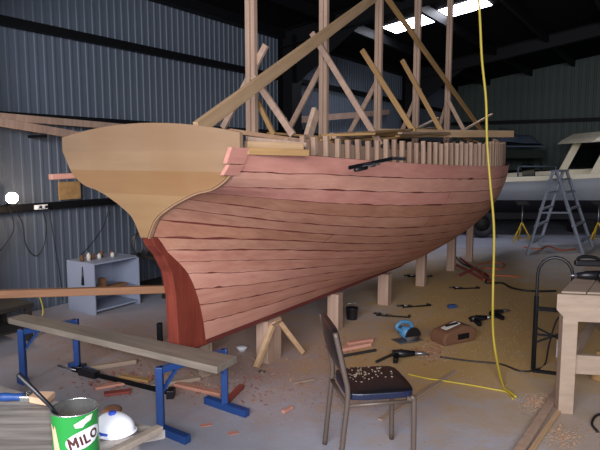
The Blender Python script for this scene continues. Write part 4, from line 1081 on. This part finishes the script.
mb = MB(); mb.prism([V((1.72, CYB - .95, 2.03)), V((1.84, CYB - .95, 2.13)), V((2.12, CYB - .95, 2.28)), V((3.0, CYB - .95, 2.34)), V((4.2, CYB - .95, 2.30)), V((4.25, CYB - .95, 2.12)), V((2.2, CYB - .95, 2.07))], V((0, 1.9, 0))); mb.build('wheelhouse_roof', M['cream'], wbt, .03, world=False)
mb = MB(); mb.prism([V((.75, CYB - .4, 1.25)), V((.75, CYB + .4, 1.25)), V((.72, CYB + .4, 1.56)), V((.72, CYB - .4, 1.56))], V((.02, 0, 0))); mb.build('cockpit_screen', M['glass'], wbt, world=False)
mb = MB()
for a, b in (((.25, 1.2), (.25, 1.52)), ((.25, 1.52), (1.05, 1.52)), ((1.05, 1.2), (1.05, 1.52))): mb.tube([V((a[0], CYB - .8, a[1])), V((b[0], CYB - .8, b[1]))], .018, 8)
mb.build('cockpit_rail', M['blugr'], wbt, world=False)
mb = MB(); mb.box((-.35, CYB - .5, 1.4), (.16, .2, .5)); mb.build('engine_box', M['blugr'], wbt, .02, world=False)
for x, lab in ((-.9, 'dark timber block under the stern end of the motor boat'), (2.0, 'dark timber block under the middle of the motor boat')):
    mb = MB(); c = WM[wbt.name] @ V((x, CYB, .148)); mb.box(c, (.5, .3, .296)); tag(mb.build('keel_block', M['darkw'], bevel=.01), lab, 'block', 'keel blocks under the motor boat')
# clutter behind it: tarpaulin covered shape and green shed equipment
k = thing('covered_dinghy', 'blue grey tarpaulin covered dinghy on a rack behind the motor boat', 'boat', (5.6, 16.0, 0))
mb = MB(); vs = []; nx2 = 20; ny2 = 8
for i in range(nx2 + 1):
    for j in range(ny2 + 1):
        u = -1 + 2 * i / nx2; v = -1 + 2 * j / ny2
        vs.append(V((5.62 + u * .75, 15.8 + v * .5, 2.02 + .42 * (1 - abs(u) ** 3) * (1 - v * v * .8) * (1 - .25 * sin(5 * u)) * .95)))
mb.add(vs, [(i * (ny2 + 1) + j, (i + 1) * (ny2 + 1) + j, (i + 1) * (ny2 + 1) + j + 1, i * (ny2 + 1) + j + 1) for i in range(nx2) for j in range(ny2)], 0, True)
mb.prism([V((4.87, 15.3, 1.98)), V((6.37, 15.3, 1.98)), V((6.37, 16.3, 1.98)), V((4.87, 16.3, 1.98))], (0, 0, .04)); mb.build('tarpaulin', M['blugr'], k)
M['dkgreen'] = mat('dark_green', '#1c2620', .8, var=.3)
for x in (4.9, 6.35):
    for y in (15.4, 16.2): mb = MB(); mb.beam(V((x, y, 0)), V((x, y, 1.7)), .06, .06, V((0, 1, 0))); mb.build('rack_post', M['dkgreen'], k)
mb = MB(); mb.box((5.62, 15.8, 1.8), (1.6, 1.1, .22)); mb.build('rack_shelf', M['dkgreen'], k, .01)
# dark machinery below in the gloom
for (x, y, sx, sy, sz, lb) in ((4.5, 14.6, .7, .6, .95, 'dark cabinet in the gloom behind the bow of the wooden hull'), (6.9, 16.2, 1.2, .7, 1.1, 'dark cupboard in the gloom behind the motor boat')):
    k = thing('dark_cabinet', lb, 'cabinet', (x, y, 0)); mb = MB(); mb.box((x, y, sz / 2), (sx, sy, sz)); mb.build('body', M['dkgreen'], k, .01)
    for s_ in (-1, 1): mb = MB(); mb.box((x + s_ * sx / 4, y - sy / 2 - .01, sz / 2), (sx / 2 - .02, .02, sz - .1)); mb.build('door', M['darkw'], k, .004)
k = thing('spare_wheel', 'old grey tyre wheel standing under the motor boat beside the wooden bow', 'wheel', (3.75, 13.0, 0))
mb = MB(); c = V((3.9, 12.4, .30)); mb.tube([c + V((.22 * cos(2 * pi * i / 24), 0, .22 * sin(2 * pi * i / 24))) for i in range(24)], .075, 10, closed=True); mb.build('tyre', M['antif'], k)
mb = MB(); mb.lathe(c, [(.15, -.03), (.13, .0), (.15, .03)], 20, R=Matrix.Rotation(pi / 2, 3, 'X')); mb.build('rim', M['darkw'], k)

# ------------------------------------------------------------------ light
def area(name, loc, target, sx, sy, power, col):
    l = bpy.data.lights.new(name, 'AREA'); l.shape = 'RECTANGLE'; l.size = sx; l.size_y = sy; l.energy = power; l.color = col
    o = bpy.data.objects.new(name, l); COL.objects.link(o); o.location = loc
    o.rotation_euler = (V(target) - V(loc)).to_track_quat('-Z', 'Y').to_euler(); return o
# added fill lamp behind the camera, as if daylight through an unseen open end
area('added_front_fill', B(-6.2, 3.6, 2.9), B(2.5, 1.6, .0), 6.5, 1.7, 800, (.95, .95, 1.0))
# flash of the camera
fls = bpy.data.lights.new('camera_flash', 'POINT'); fls.energy = 110; fls.shadow_soft_size = .03; fls.color = (.98, .97, 1.)
o = bpy.data.objects.new('camera_flash', fls); o.location = (.06, -.03, 1.76); COL.objects.link(o)
# work lamp
wl = bpy.data.lights.new('work_lamp_light', 'POINT'); wl.energy = 10; wl.shadow_soft_size = .05; wl.color = (1, .72, .5)
o = bpy.data.objects.new('work_lamp_light', wl); o.location = lp + NX * .2; COL.objects.link(o)
w = bpy.data.worlds.new('world'); scn.world = w; w.use_nodes = True
w.node_tree.nodes['Background'].inputs[0].default_value = (.55, .62, .8, 1); w.node_tree.nodes['Background'].inputs[1].default_value = .2

cam = bpy.data.cameras.new('camera'); co = bpy.data.objects.new('camera', cam); COL.objects.link(co)
cam.sensor_width = 36; cam.lens = F / 600 * 36; cam.clip_start = .05
co.location = (0, 0, H); co.rotation_euler = (pi / 2 - PH, 0, 0); scn.camera = co
scn.view_settings.view_transform = 'Standard'; scn.view_settings.look = 'None'; scn.view_settings.gamma = 1
scn.view_settings.exposure = 0.0
